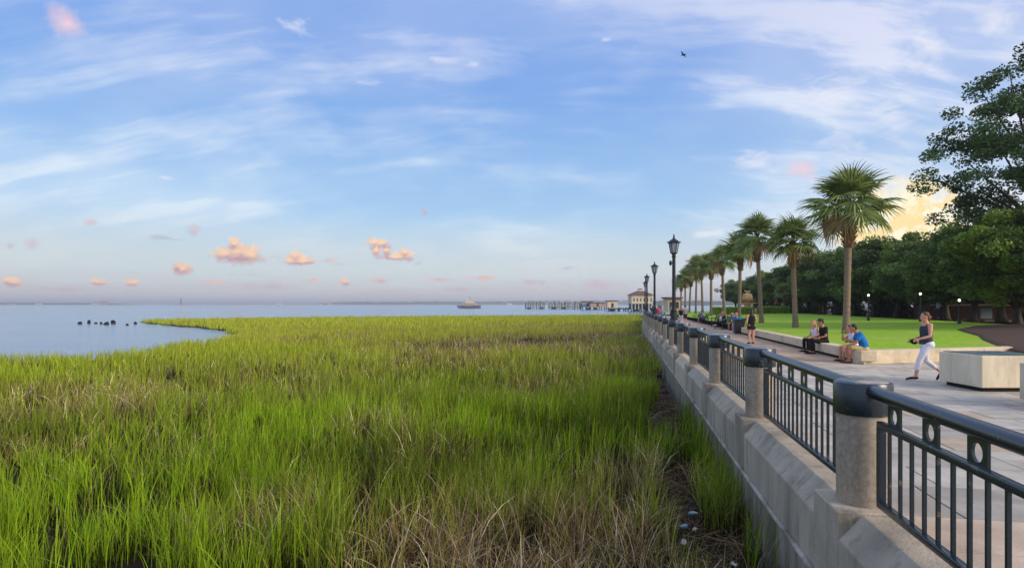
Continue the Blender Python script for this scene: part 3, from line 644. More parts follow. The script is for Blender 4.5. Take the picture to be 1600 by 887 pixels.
# sabal palms
def frond_mesh(seed, dead=False):
    """stalk and pleated fan, growing along +Y from the origin; tips droop"""
    g = random.Random(seed); V, F, T = [], [], []
    cg = lambda k: tuple(np.array(lin(*((120, 92, 62) if dead else (86, 108, 54)))) * (1-k) + np.array(lin(*((176, 144, 102) if dead else (164, 178, 98)))) * k)
    def strip(pts, w, nrm, c):
        i0 = len(V)
        for p, ww in zip(pts, w):
            V.append(p - nrm * ww); V.append(p + nrm * ww); T.extend([c, c])
        for k in range(len(pts) - 1):
            a = i0 + 2*k; F.append((a, a+1, a+3, a+2))
    Ls = 0.95 * g.uniform(0.85, 1.1); bd = R((6, 24, 46, 14, 62)[seed % 5]); cb, sb = math.cos(bd), math.sin(bd)
    stalk = [Vector((0, Ls*t, 0.12*math.sin(t*2.2))) for t in (0, .35, .7, 1.0)]
    strip(stalk, [.03, .022, .018, .012], Vector((1, 0, 0)), lin(118, 132, 72)); strip(stalk, [.02, .015, .012, .01], Vector((0, 0, 1)), lin(118, 132, 72))
    hub = stalk[-1]; n = 30
    for i in range(n):
        a = R(-128 + 256 * i / (n-1)) + g.uniform(-.03, .03); ln_ = (1.02 - 0.30 * abs(a) / 2.2) * g.uniform(0.88, 1.1)
        d = Vector((math.sin(a), math.cos(a)*cb, -math.cos(a)*sb)); side = Vector((math.cos(a), -math.sin(a)*cb, math.sin(a)*sb)); lift = 0.22 * math.cos(a*0.7)
        pts = []
        for t in (0.0, 0.3, 0.6, 0.82, 1.0):
            dr = -0.20 * ln_ * max(0, t - 0.4) ** 1.7 - 0.09 * abs(math.sin(a)) * t * t * g.uniform(.6, 1.2)
            pts.append(hub + d * ln_ * t * (1 - 0.10*t) + Vector((0, 0, lift * t * (1 - t) * 1.6 + dr)))
        w = .034; tilt = (side + Vector((0, sb, cb)) * (0.5 if i % 2 else -0.5)).normalized()
        strip(pts, [.006, w, w*.8, w*.42, .004], tilt, cg(g.uniform(0.1, 0.9)))
    return V, F, T
def to_mesh(name, V, F, T, m):
    me = bpy.data.meshes.new(name); me.from_pydata([tuple(v) for v in V], [], F)
    at = me.attributes.new('tint', 'FLOAT_COLOR', 'POINT'); at.data.foreach_set('color', np.concatenate([np.array(T, float), np.ones((len(T), 1))], 1).ravel().astype(np.float32))
    me.materials.append(m); return me
FR = [frond_mesh(s) for s in range(4)] + [frond_mesh(9, True)]; FRM = [to_mesh('frond', *f, palm_leaf) for f in FR]
def frond_xf(i, n, g, sc):
    az = i * 2.39996 + g.uniform(-.2, .2); el = R(88) - R(118) * (i / (n - 1)) ** 0.95 + g.uniform(-.12, .12)
    return Matrix.Rotation(az, 4, 'Z') @ Matrix.Rotation(el, 4, 'X') @ Matrix.Rotation(g.uniform(-.5, .5), 4, 'Y') @ Matrix.Diagonal((sc, sc, sc, 1))
def trunk_mesh(h, r, seed):
    g = random.Random(seed); bm = bmesh.new(); lean = Vector((g.uniform(-.045, .045), g.uniform(-.045, .045), 1))
    sec = []; n = 26
    for i in range(n + 1):
        z = h * i / n; rr = r * (1.28 - 0.28 * min(1, z / 0.7)) * (1 + (0.05 if i % 2 else -0.04) * g.uniform(.4, 1.3)) * (1.0 - 0.12 * z / h); sec.append((lean * z, rr, rr))
    sec[0] = (Vector((0, 0, -0.3)), r*1.35, r*1.35); loft(bm, sec, 14)
    bmesh.ops.recalc_face_normals(bm, faces=bm.faces[:]); me = bpy.data.meshes.new('trunk'); bm.to_mesh(me); bm.free(); me.materials.append(palmbark_m)
    me.polygons.foreach_set('use_smooth', [True]*len(me.polygons)); return me, lean * h
def boots_mesh(r, hgt, seed):
    g = random.Random(seed); bm = bmesh.new()
    loft(bm, [((0, 0, -hgt), r*0.95, r*0.95), ((0, 0, -hgt*.5), r*1.25, r*1.25), ((0, 0, 0), r*1.5, r*1.5), ((0, 0, .35), r*1.2, r*1.2), ((0, 0, .7), r*.5, r*.5)], 10)
    for i in range(46):
        a = i * 2.39996; z = -hgt + (hgt + .2) * i / 46; k = r * (0.9 + 0.5 * (z + hgt) / hgt)
        b = Vector((math.cos(a)*k*.9, math.sin(a)*k*.9, z)); d = Vector((math.cos(a), math.sin(a), 1.15)).normalized()
        tube(bm, [b, b + d*g.uniform(.16, .32)], [.05, .022], 4)
    bmesh.ops.recalc_face_normals(bm, faces=bm.faces[:]); me = bpy.data.meshes.new('frond_stubs'); bm.to_mesh(me); bm.free(); me.materials.append(boot_m); return me
#       px, depth, trunk top row, crown radius px, label
palms = [(1322, 30.0, 345, 80, 'tallest sabal palm, standing alone nearest on the lawn'), (1243, 38.0, 391, 52, 'second nearest sabal palm, behind the couple on the wall'),
         (1190, 47.0, 384, 48, 'sabal palm third along the row, behind the woman in black'), (1155, 58.0, 402, 40, 'sabal palm fourth along the row, above the bench sitters'),
         (1132, 67.0, 414, 31, 'sabal palm fifth along the row'), (1111, 76.0, 422, 28, 'sabal palm sixth along the row'), (1098, 85.0, 424, 26, 'sabal palm seventh along the row'),
         (1087, 93.0, 424, 25, 'sabal palm eighth along the row'), (1077, 102.0, 437, 21, 'sabal palm ninth along the row'), (1071, 109.0, 440, 20, 'sabal palm tenth along the row'),
         (1064, 118.0, 446, 18, 'farthest sabal palm of the row by the lamp post'), (1225, 86.0, 462, 20, 'short pale sabal palm in front of the oaks')]
for i, (px, Z, ytop, rpx, lab) in enumerate(palms):
    b = px_depth(px, 500, Z); gz = float(lawn_z(b.x, b.y)) if Z < 120 else 0.3; h = CAMZ - (ytop - HOR) / FPX * Z - gz; sc = rpx / FPX * Z / 1.95
    t = empty('palm_tree', (b.x, b.y, gz - .03), i * 1.3); tag(t, lab if len(lab.split()) > 5 else lab + ' beside the promenade', 'palm', 'sabal palms along the lawn')
    me, top = trunk_mesh(h, 0.165 if i != 11 else 0.14, i); new_obj('trunk', me, t)
    bo = new_obj('frond_stubs', boots_mesh(0.20 * min(1.1, sc), 1.0 * sc, i), t); bo.location = top
    g = random.Random(100 + i); n = (46, 42, 38, 44, 37)[i % 5]; dd = lambda k: 4 if (k >= n - 4 and (k + i) % 2) else k % 4
    if Z < 70 or i == 11:
        for k in range(n):
            o = new_obj('frond', FRM[dd(k)], t); o.matrix_local = Matrix.Translation(top + Vector((0, 0, .40 * sc))) @ frond_xf(k, n, g, sc)
    else:
        V, F, T = [], [], []
        for k in range(n):
            v, f, c = FR[dd(k)]; X_ = Matrix.Translation(top + Vector((0, 0, .40 * sc))) @ frond_xf(k, n, g, sc); o0 = len(V)
            V += [X_ @ p for p in v]; F += [tuple(j + o0 for j in q) for q in f]; T += c
        new_obj('crown', to_mesh('crown', V, F, T, palm_leaf), t)

# clipped hedges round the fountain
def hedge(px0, px1, Z, h, dpt, label, cs=(lin(104, 142, 36), lin(172, 200, 66))):
    a = px_depth(px0, 490, Z); b = px_depth(px1, 490, Z); c = (a + b) / 2; w = (b - a).length; rz = math.atan2(b.y - a.y, b.x - a.x)
    g = np.random.default_rng(int(px0)); n = int(500 * (w * h * 2 + w * dpt)); f = g.integers(0, 3, n)
    x = g.uniform(-w/2, w/2, n); y = np.where(f == 0, -dpt/2, g.uniform(-dpt/2, dpt/2, n)); z = np.where(f == 1, h, g.uniform(0, h, n))
    y = np.where(f == 2, dpt/2, y); P = np.stack([x, y, z], 1) + g.normal(size=(n, 3)) * 0.05
    k = g.uniform(0, 1, n)[:, None]; v, t = leaf_cloud(P, 0.11, np.array(cs[0])*(1-k)+np.array(cs[1])*k, 1.5, 5)
    me = quad_mesh('foliage', v, t); me.materials.append(hedge_leaf)
    r = empty('hedge', (c.x, c.y, float(lawn_z(c.x, c.y)) - .03), rz); tag(r, label, 'hedge'); new_obj('foliage', me, r)
    boxo('stems', -w/2 + .08, w/2 - .08, -dpt/2 + .08, dpt/2 - .08, 0, h - .08, soil_m, r)
hedge(1112, 1176, 84, 0.95, 1.4, 'bright clipped box hedge left of the fountain')
hedge(1186, 1230, 84, 0.95, 1.4, 'bright clipped box hedge right of the fountain')
hedge(1232, 1268, 84, 0.55, 1.4, 'low dark hedge below the short palm', (lin(44, 66, 26), lin(84, 112, 44)))
def fountain():
    p = px_depth(1168, 480, 92); t = empty('fountain', (p.x, p.y, 0.6)); tag(t, 'tiered stone fountain with pineapple shaped top behind the hedges', 'fountain')
    st = mat('fountain_stone', lin(226, 196, 148), lin(186, 156, 116), 3, 0.8, 0.3, 20)
    bm = bmesh.new(); lathe(bm, [(3.0, 0), (3.0, .45), (2.9, .52), (2.7, .5), (2.6, .3)], 28); fin(bm, 'basin', st, t)
    bm = bmesh.new(); lathe(bm, [(.6, .2), (.45, .8), (.5, 1.2), (1.4, 1.35), (1.45, 1.45), (1.2, 1.42), (.3, 1.4)], 24); fin(bm, 'lower_bowl', st, t)
    bm = bmesh.new(); lathe(bm, [(.35, 1.3), (.35, 1.6), (1.1, 1.72), (1.15, 1.8), (.4, 1.8)], 24); fin(bm, 'upper_bowl', st, t)
    bm = bmesh.new(); lathe(bm, [(.4, 1.75), (.66, 2.0), (.7, 2.25), (.6, 2.6), (.4, 2.8)], 14)
    for i in range(60):
        a = i * 2.39996; z = 1.85 + .9 * i / 60; k = .68 - .3 * max(0, (z - 2.3)) ; ball(bm, (math.cos(a)*k, math.sin(a)*k, z), .09, .09, .09, 1)
    fin(bm, 'pineapple', st, t)
    for i in range(10):
        a = i * .628; bm = bmesh.new(); tube(bm, [(0, 0, 2.75), (math.cos(a)*.25, math.sin(a)*.25, 3.1), (math.cos(a)*.5, math.sin(a)*.5, 3.15 + .15*(i % 2))], [.12, .08, .01], 4); fin(bm, 'stone_leaf', st, t)
fountain()

# ------------------------------------------------------------------ what shows under the oaks
brick_m = mat('brickwork', lin(112, 70, 56), lin(84, 52, 42), 3, 0.9, 0.2, 30, c3=lin(88, 58, 48), s3=2, world=True)
wtrim = mat('white_trim', lin(214, 212, 204), lin(190, 188, 180), 5, 0.6); dglass = mat('window_glass', lin(70, 84, 96), lin(48, 60, 70), 2, 0.12, spec=0.8)
def brick_house():
    p = px_depth(1525, 490, 58); t = empty('brick_house', (p.x, p.y, 0.3), PHI - 0.4); tag(t, 'red brick house with white framed windows behind the oaks', 'building')
    boxo('wall', -3.6, 9, 0, 8, 0, 6.4, brick_m, t); boxo('stone_band', -3.65, 9.05, -0.08, 0.2, 1.35, 1.5, granite_m, t)
    bm = bmesh.new(); prism(bm, [(-4.2, 6.4), (9.6, 6.4), (2.7, 9.5)], -.5, 8.5); fin(bm, 'roof', mat('slate_roof', lin(84, 84, 88), None, 4, .8), t)
    for x in (-2.2, 1.0, 4.2, 7.0):
        w = boxo('window', x - .75, x + .75, -.06, .05, 1.9, 3.5, wtrim, t)
        for sx in (-1, 1):
            for k in range(2): boxo('pane', x + sx*.36 - .28, x + sx*.36 + .28, -.075, -.05, 2.02 + .70*k, 2.66 + .70*k, dglass, w)
        boxo('sill', x - .85, x + .85, -.16, .0, 1.78, 1.89, wtrim, w)
brick_house()
def globe_lamp(px, py, Z, label):
    p = px_depth(px, py, Z); t = empty('globe_lamp', (p.x, p.y, 0.5)); tag(t, label, 'lamp', 'lit lamps under the oaks'); h = p.z - 0.5
    bm = bmesh.new(); lathe(bm, [(.12, 0), (.1, .3), (.05, .4), (.045, h - .2), (.07, h - .11)], 10); fin(bm, 'pole', iron_m, t)
    bm = bmesh.new(); ball(bm, (0, 0, h), .075, .075, .085, 2); fin(bm, 'globe', mat('lit_globe', lin(255, 236, 210), None, 5, .4, emit=(1, .84, .66, 4.0)), t, True)
globe_lamp(1357, 461, 48, 'lit white globe lamp under the oaks behind the nearest palm')
globe_lamp(1438, 459, 45, 'lit globe lamp under the oaks above the walking woman')
globe_lamp(1499, 469, 40, 'warm lit globe lamp in front of the brick house')
def sign_board(px, py, Z):
    p = px_depth(px, py, Z); t = empty('sign_board', (p.x, p.y, float(lawn_z(p.x, p.y)) - .05), PHI); tag(t, 'small grey notice board standing on the lawn before the brick house', 'sign')
    boxo('board', -.42, .42, -.02, .02, .35, 1.05, mat('board_grey', lin(120, 128, 138), None, 4, .6), t)
    for x in (-.4, .37): boxo('leg', x, x + .04, -.025, .025, 0, 1.1, iron_m, t)
sign_board(1541, 494, 40)
# dark shrubs closing the view under the crowns
def shrub_parts(seed, w, h):
    g = np.random.default_rng(seed); n = 2600; c = g.uniform(-1, 1, (26, 3)) * (w*.42, .7, h*.36) + (0, 0, h*.48); P = c[g.integers(0, 26, n)] + g.normal(size=(n, 3)) * (w*.10, .35, h*.14); P[:, 2] = np.abs(P[:, 2])
    k = g.uniform(0, 1, n)[:, None]; v, t = leaf_cloud(P, .20, np.array(lin(36, 52, 26))*(1-k) + np.array(lin(78, 100, 48))*k, 1.5, seed); me = quad_mesh('foliage', v, t); me.materials.append(oak_leaf)
    bm = bmesh.new(); rr = random.Random(seed)
    for i in range(9): tube(bm, [(rr.uniform(-.3, .3), rr.uniform(-.2, .2), -.1), (rr.uniform(-.4, .4)*w, rr.uniform(-.4, .4), h*.75)], [.05, .02], 5)
    me2 = bpy.data.meshes.new('stems'); bm.to_mesh(me2); bm.free(); me2.materials.append(bark_m); return me, me2
SHR = [shrub_parts(70 + i, 5.6, 2.3) for i in range(2)]
for i in range(26):
    s_ = 34 + i * 4.9
    if 54 < s_ < 70: continue
    a_ = 31.5 + (i % 3) * .9; t = empty('shrub', (a_, s_, -.03), R(90) + (i % 5 - 2) * .1); t.scale = (1, 1, .85 + .12 * (i % 4)); new_obj('foliage', SHR[i % 2][0], t); new_obj('stems', SHR[i % 2][1], t)
    tag(t, f'dark leafy shrub under the oaks, {ORD[i] if i < 20 else ORD[25 - i] + " from the far end,"} of the belt', 'shrub', 'shrub belt under the oaks')

# ------------------------------------------------------------------ marsh grass
CG_BRIGHT, CG_GREEN, CG_DEEP, CG_OLIVE = map(np.array, (lin(184, 194, 58), lin(132, 168, 30), lin(44, 74, 14), lin(148, 140, 62)))
CG_STRAW, CG_BROWN, CG_PALE = map(np.array, (lin(206, 176, 126), lin(92, 66, 46), lin(244, 226, 190)))
def w_at(px, py): return px_ground(px, py, -0.55).xy
DRY = [(790, 820, 1.4, .85), (640, 820, 1.1, .8), (940, 790, 1.1, .85), (720, 780, 1.1, .6), (420, 765, .7, .85), (1010, 700, .9, .7), (960, 720, .8, .5), (870, 880, 1.3, .8), (1000, 850, .9, .85), (570, 870, .8, .6),
       (260, 612, 2.2, .6), (480, 605, 2.4, .5), (70, 622, 2.4, .5), (215, 690, 1.0, .45), (300, 640, 1.8, .4), (600, 600, 2.0, .3), (755, 597, .7, .6), (860, 590, 2, .4), (140, 650, 2.5, .35),
       (1000, 516, 9, .8), (960, 540, 5, .6), (800, 527, 11, .8), (740, 530, 8, .5), (700, 545, 6, .5), (880, 505, 14, .5), (560, 512, 14, .4), (900, 560, 4, .5), (180, 600, 3, .5), (30, 600, 3, .6), (480, 575, 4, .4), (400, 560, 5, .3), (560, 640, 1.6, .3)]
DRYW = [(*w_at(a, b), r, k) for a, b, r, k in DRY]
HOLE = [(*w_at(a, b), r, k) for a, b, r, k in [(330, 592, 1.5, .9), (420, 880, .8, .8), (330, 860, .9, .7), (560, 720, .5, .7), (200, 800, .6, .6), (80, 870, .8, .6), (470, 800, .5, .6), (300, 760, .5, .5),
       (430, 700, .6, .5), (700, 700, .4, .5), (860, 522, 5, .8), (760, 527, 5, .5), (620, 862, .6, .6), (150, 745, .5, .5), (900, 690, .5, .5)]]
def spot(x, y, L_):
    v = np.zeros(np.shape(x))
    for a, b, r, k in L_: v = np.maximum(v, k * np.clip(1.35 - np.hypot((x-a), (y-b)*0.8) / r, 0, 1))
    return v
def blades(name, P, h, w, lean, az, cols, seg, bow=1.0, seed=1):
    g = np.random.default_rng(seed); n = len(P); ts = np.linspace(0, 1, seg + 1)
    d = np.stack([np.cos(az), np.sin(az), np.zeros(n)], 1); fa = g.uniform(0, math.pi*2, n); sd = np.stack([np.cos(fa), np.sin(fa), np.zeros(n)], 1)
    V = []; T = []
    for k, t in enumerate(ts):
        bx = lean * t ** 1.9; drop = 0.35 * lean * np.clip(t - 0.55, 0, 1) ** 1.5 * bow
        c = P + d * (h * bx)[:, None]; c[:, 2] += h * (t - 0.30 * lean * t * t) - h * drop
        wd = w * (0.75 + 0.5 * t - 1.25 * t ** 3) if k < seg else None
        if k < seg: V.append(c - sd * wd[:, None] / 2); V.append(c + sd * wd[:, None] / 2); T += [cols, cols]
        else: V.append(c); T.append(cols)
    nv = 2*seg + 1; V = np.stack(V, 1).reshape(-1, 3); T = np.stack(T, 1).reshape(-1, 3); b0 = (np.arange(n) * nv)[:, None]
    fl = []
    for k in range(seg - 1): fl.append(b0 + np.array([2*k, 2*k+1, 2*k+3, 2*k+2]))
    fl.append(b0 + np.array([2*seg-2, 2*seg-1, 2*seg])); F = np.concatenate(fl, 1)
    cnt = [4]*(seg-1) + [3]; st = np.concatenate([[0], np.cumsum(cnt)[:-1]]); ls = (np.arange(n)[:, None] * sum(cnt) + st).ravel()
    return V, F.ravel(), ls, np.concatenate([T, np.ones((len(T), 1))], 1)
def scatter(r0, r1, dens, seed, clump=0.0):
    g = np.random.default_rng(seed); A0, A1 = -math.radians(58), math.radians(40)      # round the view, wider than it
    n = int(dens * 0.5 * (r1*r1 - r0*r0) * (A1 - A0)); r = np.sqrt(g.uniform(r0*r0, r1*r1, n)); a = g.uniform(A0, A1, n) - PHI
    x, y = r*np.sin(a), r*np.cos(a)
    return x, y, g
def keep(x, y, g, edge_soft=1.0):
    k = inside(x, y) & (edge_dist(x, y) + (fbm(x*0.35, y*0.35, 5) - 0.5) * 2.4 > g.uniform(0.15, 0.9, len(x)) + np.where(y > 52, .7, 0))
    wall = 1.66 + 0.0006 * np.maximum(0, y - 45) ** 2 - x
    mud_w = np.where(y < 26, 0.95 + 0.30*np.sin(y*0.9) + 0.5*(fbm(x*0.6, y*0.6, 31) - 0.5), 0.12) * np.clip((30 - y) / 8, 0.12, 1)
    tuft = ((y > 8.2) & (y < 13.2) & (wall < 0.62)) | ((y > 5.0) & (y < 7.4) & (wall < 0.34)) | ((y > 14.5) & (y < 16) & (wall < .3))
    return k & (wall > 0.03) & ((wall > mud_w) | (tuft & (g.uniform(0, 1, len(x)) < 0.8)))
def grass():
    parts = []
    for bi, (r0, r1, dens, hm, wd, seg) in enumerate([(3.2, 10, 1900, 0.80, 0.0085, 4), (10, 20, 640, 0.76, 0.013, 3), (20, 38, 150, 0.70, 0.024, 3), (38, 75, 62, 0.68, 0.032, 2), (75, 175, 21, 0.66, 0.06, 2)]):
        x, y, g = scatter(r0, r1, dens, 20 + bi); k = keep(x, y, g)
        dry = np.clip(spot(x, y, DRYW) + 0.75*(fbm(x*0.22 + 3, y*0.22, 41) - 0.52) + 0.6*(fbm(x*0.9, y*0.9, 43) - 0.5), 0, 1)
        hole = spot(x, y, HOLE) + 0.35 * np.clip(dry - .3, 0, 1) * (np.hypot(x, y) < 16) + np.clip((0.43 - fbm(x*0.75, y*0.75, 51)) * 5.0, 0, 0.92)
        cl = fbm(x*2.6, y*2.6, 61, 2); k &= g.uniform(0, 1, len(x)) > np.maximum(hole * 0.92, np.clip((0.52 - cl) * 7.0, 0, .97))
        x, y, dry, hole = x[k], y[k], dry[k], hole[k]; n = len(x); z = marsh_z(x, y) - 0.02
        tall = 0.55 + 0.90 * fbm(x*0.55, y*0.55, 71); h = hm * tall * g.uniform(0.62, 1.22, n) * (1 - 0.28 * np.clip(hole, 0, 1))
        isdry = g.uniform(0, 1, n) < np.clip(dry * 0.85 + 0.06, 0, 0.92)
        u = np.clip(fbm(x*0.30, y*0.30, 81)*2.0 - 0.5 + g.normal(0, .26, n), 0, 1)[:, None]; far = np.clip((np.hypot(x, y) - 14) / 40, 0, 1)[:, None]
        green = CG_DEEP*(1-u) + CG_GREEN*u; br = np.clip(far*0.95 + 0.42*g.uniform(0, 1, n)[:, None]**2 - 0.06, 0, 1); green = green*(1-br) + CG_BRIGHT*br  # tint shifts bright with distance, painting in the lit tips seen far off
        ol = np.clip(dry*0.7 + g.normal(0, .12, n), 0, .8)[:, None]; green = green*(1-ol) + CG_OLIVE*ol
        q = g.uniform(0, 1, n)[:, None] ** 1.5; straw = CG_STRAW*q + CG_BROWN*(1-q); pale = (g.uniform(0, 1, n) < 0.16)[:, None]; straw = np.where(pale, CG_PALE, straw)
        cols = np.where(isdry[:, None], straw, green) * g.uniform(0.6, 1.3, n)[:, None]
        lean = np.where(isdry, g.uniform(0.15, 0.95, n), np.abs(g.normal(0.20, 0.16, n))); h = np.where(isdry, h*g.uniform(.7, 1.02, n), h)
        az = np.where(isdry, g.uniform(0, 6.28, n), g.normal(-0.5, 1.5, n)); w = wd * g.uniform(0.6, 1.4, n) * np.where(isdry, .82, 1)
        if r1 < 60:                          # short lower growth, tinted near black to paint the shade between the stems
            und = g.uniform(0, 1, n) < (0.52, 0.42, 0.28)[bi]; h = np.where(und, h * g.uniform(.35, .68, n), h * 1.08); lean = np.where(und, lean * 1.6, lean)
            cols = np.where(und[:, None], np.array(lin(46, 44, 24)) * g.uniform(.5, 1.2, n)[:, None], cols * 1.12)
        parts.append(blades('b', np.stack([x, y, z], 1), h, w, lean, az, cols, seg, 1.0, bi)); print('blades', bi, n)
    off = 0; lo = 0; V, F, S, T = [], [], [], []
    for v, f, ls, t in parts: V.append(v); F.append(f + off); S.append(ls + lo); T.append(t); off += len(v); lo += len(f)
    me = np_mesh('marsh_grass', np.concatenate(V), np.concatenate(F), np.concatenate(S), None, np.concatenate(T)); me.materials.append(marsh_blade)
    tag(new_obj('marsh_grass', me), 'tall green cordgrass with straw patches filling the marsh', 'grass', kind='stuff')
grass()
def dead_reeds():
    g = np.random.default_rng(91); n = 5200; y = g.uniform(4.2, 25, n); x = 1.62 - g.uniform(0.0, 1.25, n); k = inside(x, y); x, y = x[k], y[k]; n = len(x)
    z = marsh_z(x, y) + 0.10*(fbm(x*2.1, y*2.1, 9) - 0.4) + g.uniform(.005, .05, n); a = g.normal(1.2, .8, n); ln_ = g.uniform(.12, .5, n)
    d = np.stack([np.cos(a), np.sin(a), g.normal(0, .12, n)], 1) * ln_[:, None]; s_ = np.stack([-np.sin(a), np.cos(a), g.normal(0, .4, n)], 1) * 0.004; P = np.stack([x, y, z], 1)
    v = np.stack([P - d/2 - s_, P - d/2 + s_, P + d/2 + s_, P + d/2 - s_], 1).reshape(-1, 3); q = g.uniform(0, 1, n)[:, None]
    me = quad_mesh('dead_reeds', v, np.repeat(np.array(lin(150, 126, 92))*q + np.array(lin(74, 58, 44))*(1-q), 4, 0)); me.materials.append(marsh_blade)
    tag(new_obj('dead_reeds', me), 'broken brown reed litter lying on the mud along the wall', 'reed litter', kind='stuff')
dead_reeds()

# ------------------------------------------------------------------ people (forward is +Y, right is +X)
def person(label, loc, face, ht, pose='stand', skin=skin_m, hair=('short', brown_hair), top=None, bottom=None, dress=None, shoe=None, cap=None, over=None, fine=True, bag=None, group=None, build=1.0, tanktop=False):
    k = ht / 1.70; V_ = lambda x, y, z: Vector((x, y, z))
    J = dict(pel=V_(0, 0, .93), waist=V_(0, 0, 1.06), chest=V_(0, 0, 1.28), neck=V_(0, .0, 1.44), head=V_(0, .03, 1.58))
    for s, n in ((-1, 'l'), (1, 'r')):
        J.update({'sh'+n: V_(.175*s, -.01, 1.385), 'el'+n: V_(.235*s, -.03, 1.11), 'wr'+n: V_(.235*s, .06, .88), 'hp'+n: V_(.09*s, 0, .90), 'kn'+n: V_(.10*s, .02, .49), 'an'+n: V_(.10*s, -.02, .085), 'to'+n: V_(.115*s, .17, .03)})
    if pose == 'walk':
        J.update(knl=V_(-.09, .20, .52), anl=V_(-.09, .30, .10), tol=V_(-.10, .50, .05), knr=V_(.09, -.05, .49), anr=V_(.10, -.42, .20), tor=V_(.10, -.32, .04),
                 ell=V_(-.25, .04, 1.12), wrl=V_(-.19, .28, 1.04), elr=V_(.25, -.05, 1.11), wrr=V_(.18, .22, 1.00))
    if pose == 'sit':
        d = -.46
        for q in ('pel', 'waist', 'chest', 'neck', 'head', 'shl', 'shr', 'hpl', 'hpr'): J[q] = J[q] + V_(0, 0, d)
        for s, n in ((-1, 'l'), (1, 'r')):
            J.update({'kn'+n: V_(.12*s, .42, .50), 'an'+n: V_(.12*s, .40, .085), 'to'+n: V_(.13*s, .60, .03), 'el'+n: V_(.24*s, .04, .66), 'wr'+n: V_(.14*s, .30, .58)})
        for q, a in (('chest', .03), ('neck', .05), ('head', .09), ('shl', .03), ('shr', .03)): J[q].y += a
    if over: J.update({a: Vector(b) for a, b in over.items()})
    J = {a: b * k for a, b in J.items()}; B = build * k
    root = empty('person', loc, face); tag(root, label, 'person', group)
    vox = (0.016 if fine else 0.026) * k
    hd = J['head']; up = (J['head'] - J['neck']).normalized()
    def torso(bm, gr=0.0, lo=None, hi=None):
        sec = [(J['pel'] + V_(0, 0, -.10)*k, .09*B+gr, .08*B+gr), (J['pel'] + V_(0, 0, -.04)*k, .168*B+gr, .120*B+gr), (J['pel'] + V_(0, 0, .04)*k, .165*B+gr, .118*B+gr), (J['waist'], .138*B+gr, .104*B+gr), (J['waist'].lerp(J['chest'], .55), .150*B+gr, .112*B+gr),
               (J['chest'], .160*B+gr, .116*B+gr), (J['chest'].lerp(J['neck'], .55), .150*k+gr, .095*k+gr), (J['chest'].lerp(J['neck'], .88), .085*k+gr, .07*k+gr), (J['neck'] + V_(0, .005, .02)*k, .056*k+gr*.6, .056*k+gr*.6)]
        loft(bm, sec[lo or 0: hi], 16, side=(1, 0, 0))
    def limb(bm, a, b, c, r, gr=0.0, t1=1.0):
        a, b, c = J[a], J[b], J[c]; P = [a, a.lerp(b, .5), b, b.lerp(c, .35), c]; rs = [r[0], r[1], r[2], r[3], r[4]]; L1 = [0, .3, .55, .72, 1.0]
        sec = []
        for p, q, l in zip(P, rs, L1):
            if l <= t1 + 1e-6: sec.append((p, (q*k+gr), (q*k+gr)))
        if t1 < 1 and len(sec) < 5:
            i = len(sec); f = (t1 - L1[i-1]) / (L1[i] - L1[i-1])
            if f > 0.02: q = rs[i-1]*(1-f) + rs[i]*f; sec.append((P[i-1].lerp(P[i], f), q*k+gr, q*k+gr))
        loft(bm, sec, 12)
    ARM = [.050*build, .046*build, .039, .038, .026]; LEG = [.088*build, .076*build, .056, .054, .036]
    def remesh(o, v=vox):
        m = o.modifiers.new('r', 'REMESH'); m.mode = 'VOXEL'; m.voxel_size = v; m.use_smooth_shade = True
        m = o.modifiers.new('s', 'SMOOTH'); m.iterations = 3; m.factor = 0.5
    # the body, one surface
    bm = bmesh.new(); torso(bm)
    loft(bm, [(J['neck'] - up*.06*k, .06*k, .06*k), (J['neck'].lerp(hd, .5), .054*k, .056*k), (hd, .05*k, .05*k)], 12)
    ball(bm, hd + V_(0, .0, .035)*k, .074*k, .094*k, .100*k, 3); ball(bm, hd + V_(0, .035, -.045)*k, .052*k, .060*k, .066*k, 2)
    loft(bm, [(hd + V_(0, .085, .02)*k, .012*k, .012*k), (hd + V_(0, .118, -.018)*k, .017*k, .015*k), (hd + V_(0, .09, -.03)*k, .012*k, .01*k)], 8)
    for s in (-1, 1): ball(bm, hd + V_(.076*s, -.005, .005)*k, .014*k, .022*k, .034*k, 1)
    for n in 'lr':
        ball(bm, J['sh'+n], .058*B, .055*B, .055*B, 2); limb(bm, 'sh'+n, 'el'+n, 'wr'+n, ARM); limb(bm, 'hp'+n, 'kn'+n, 'an'+n, LEG)
        ball(bm, J['hp'+n] + V_(0, -.02, 0)*k, .10*B, .11*B, .10*B, 2)
        f = (J['to'+n] - J['an'+n]); loft(bm, [(J['an'+n] - f*.30 + V_(0, 0, -.02)*k, .026*k, .03*k), (J['an'+n] + V_(0, 0, -.01)*k, .036*k, .045*k), (J['an'+n] + f*.55, .042*k, .030*k), (J['to'+n], .036*k, .02*k), (J['to'+n] + f.normalized()*.03*k, .02*k, .012*k)], 10)
        w = (J['wr'+n] - J['el'+n]).normalized(); ball(bm, J['wr'+n] + w*.045*k, .036*k, .036*k, .036*k, 2)
    bo = fin(bm, 'body', skin, root); remesh(bo)
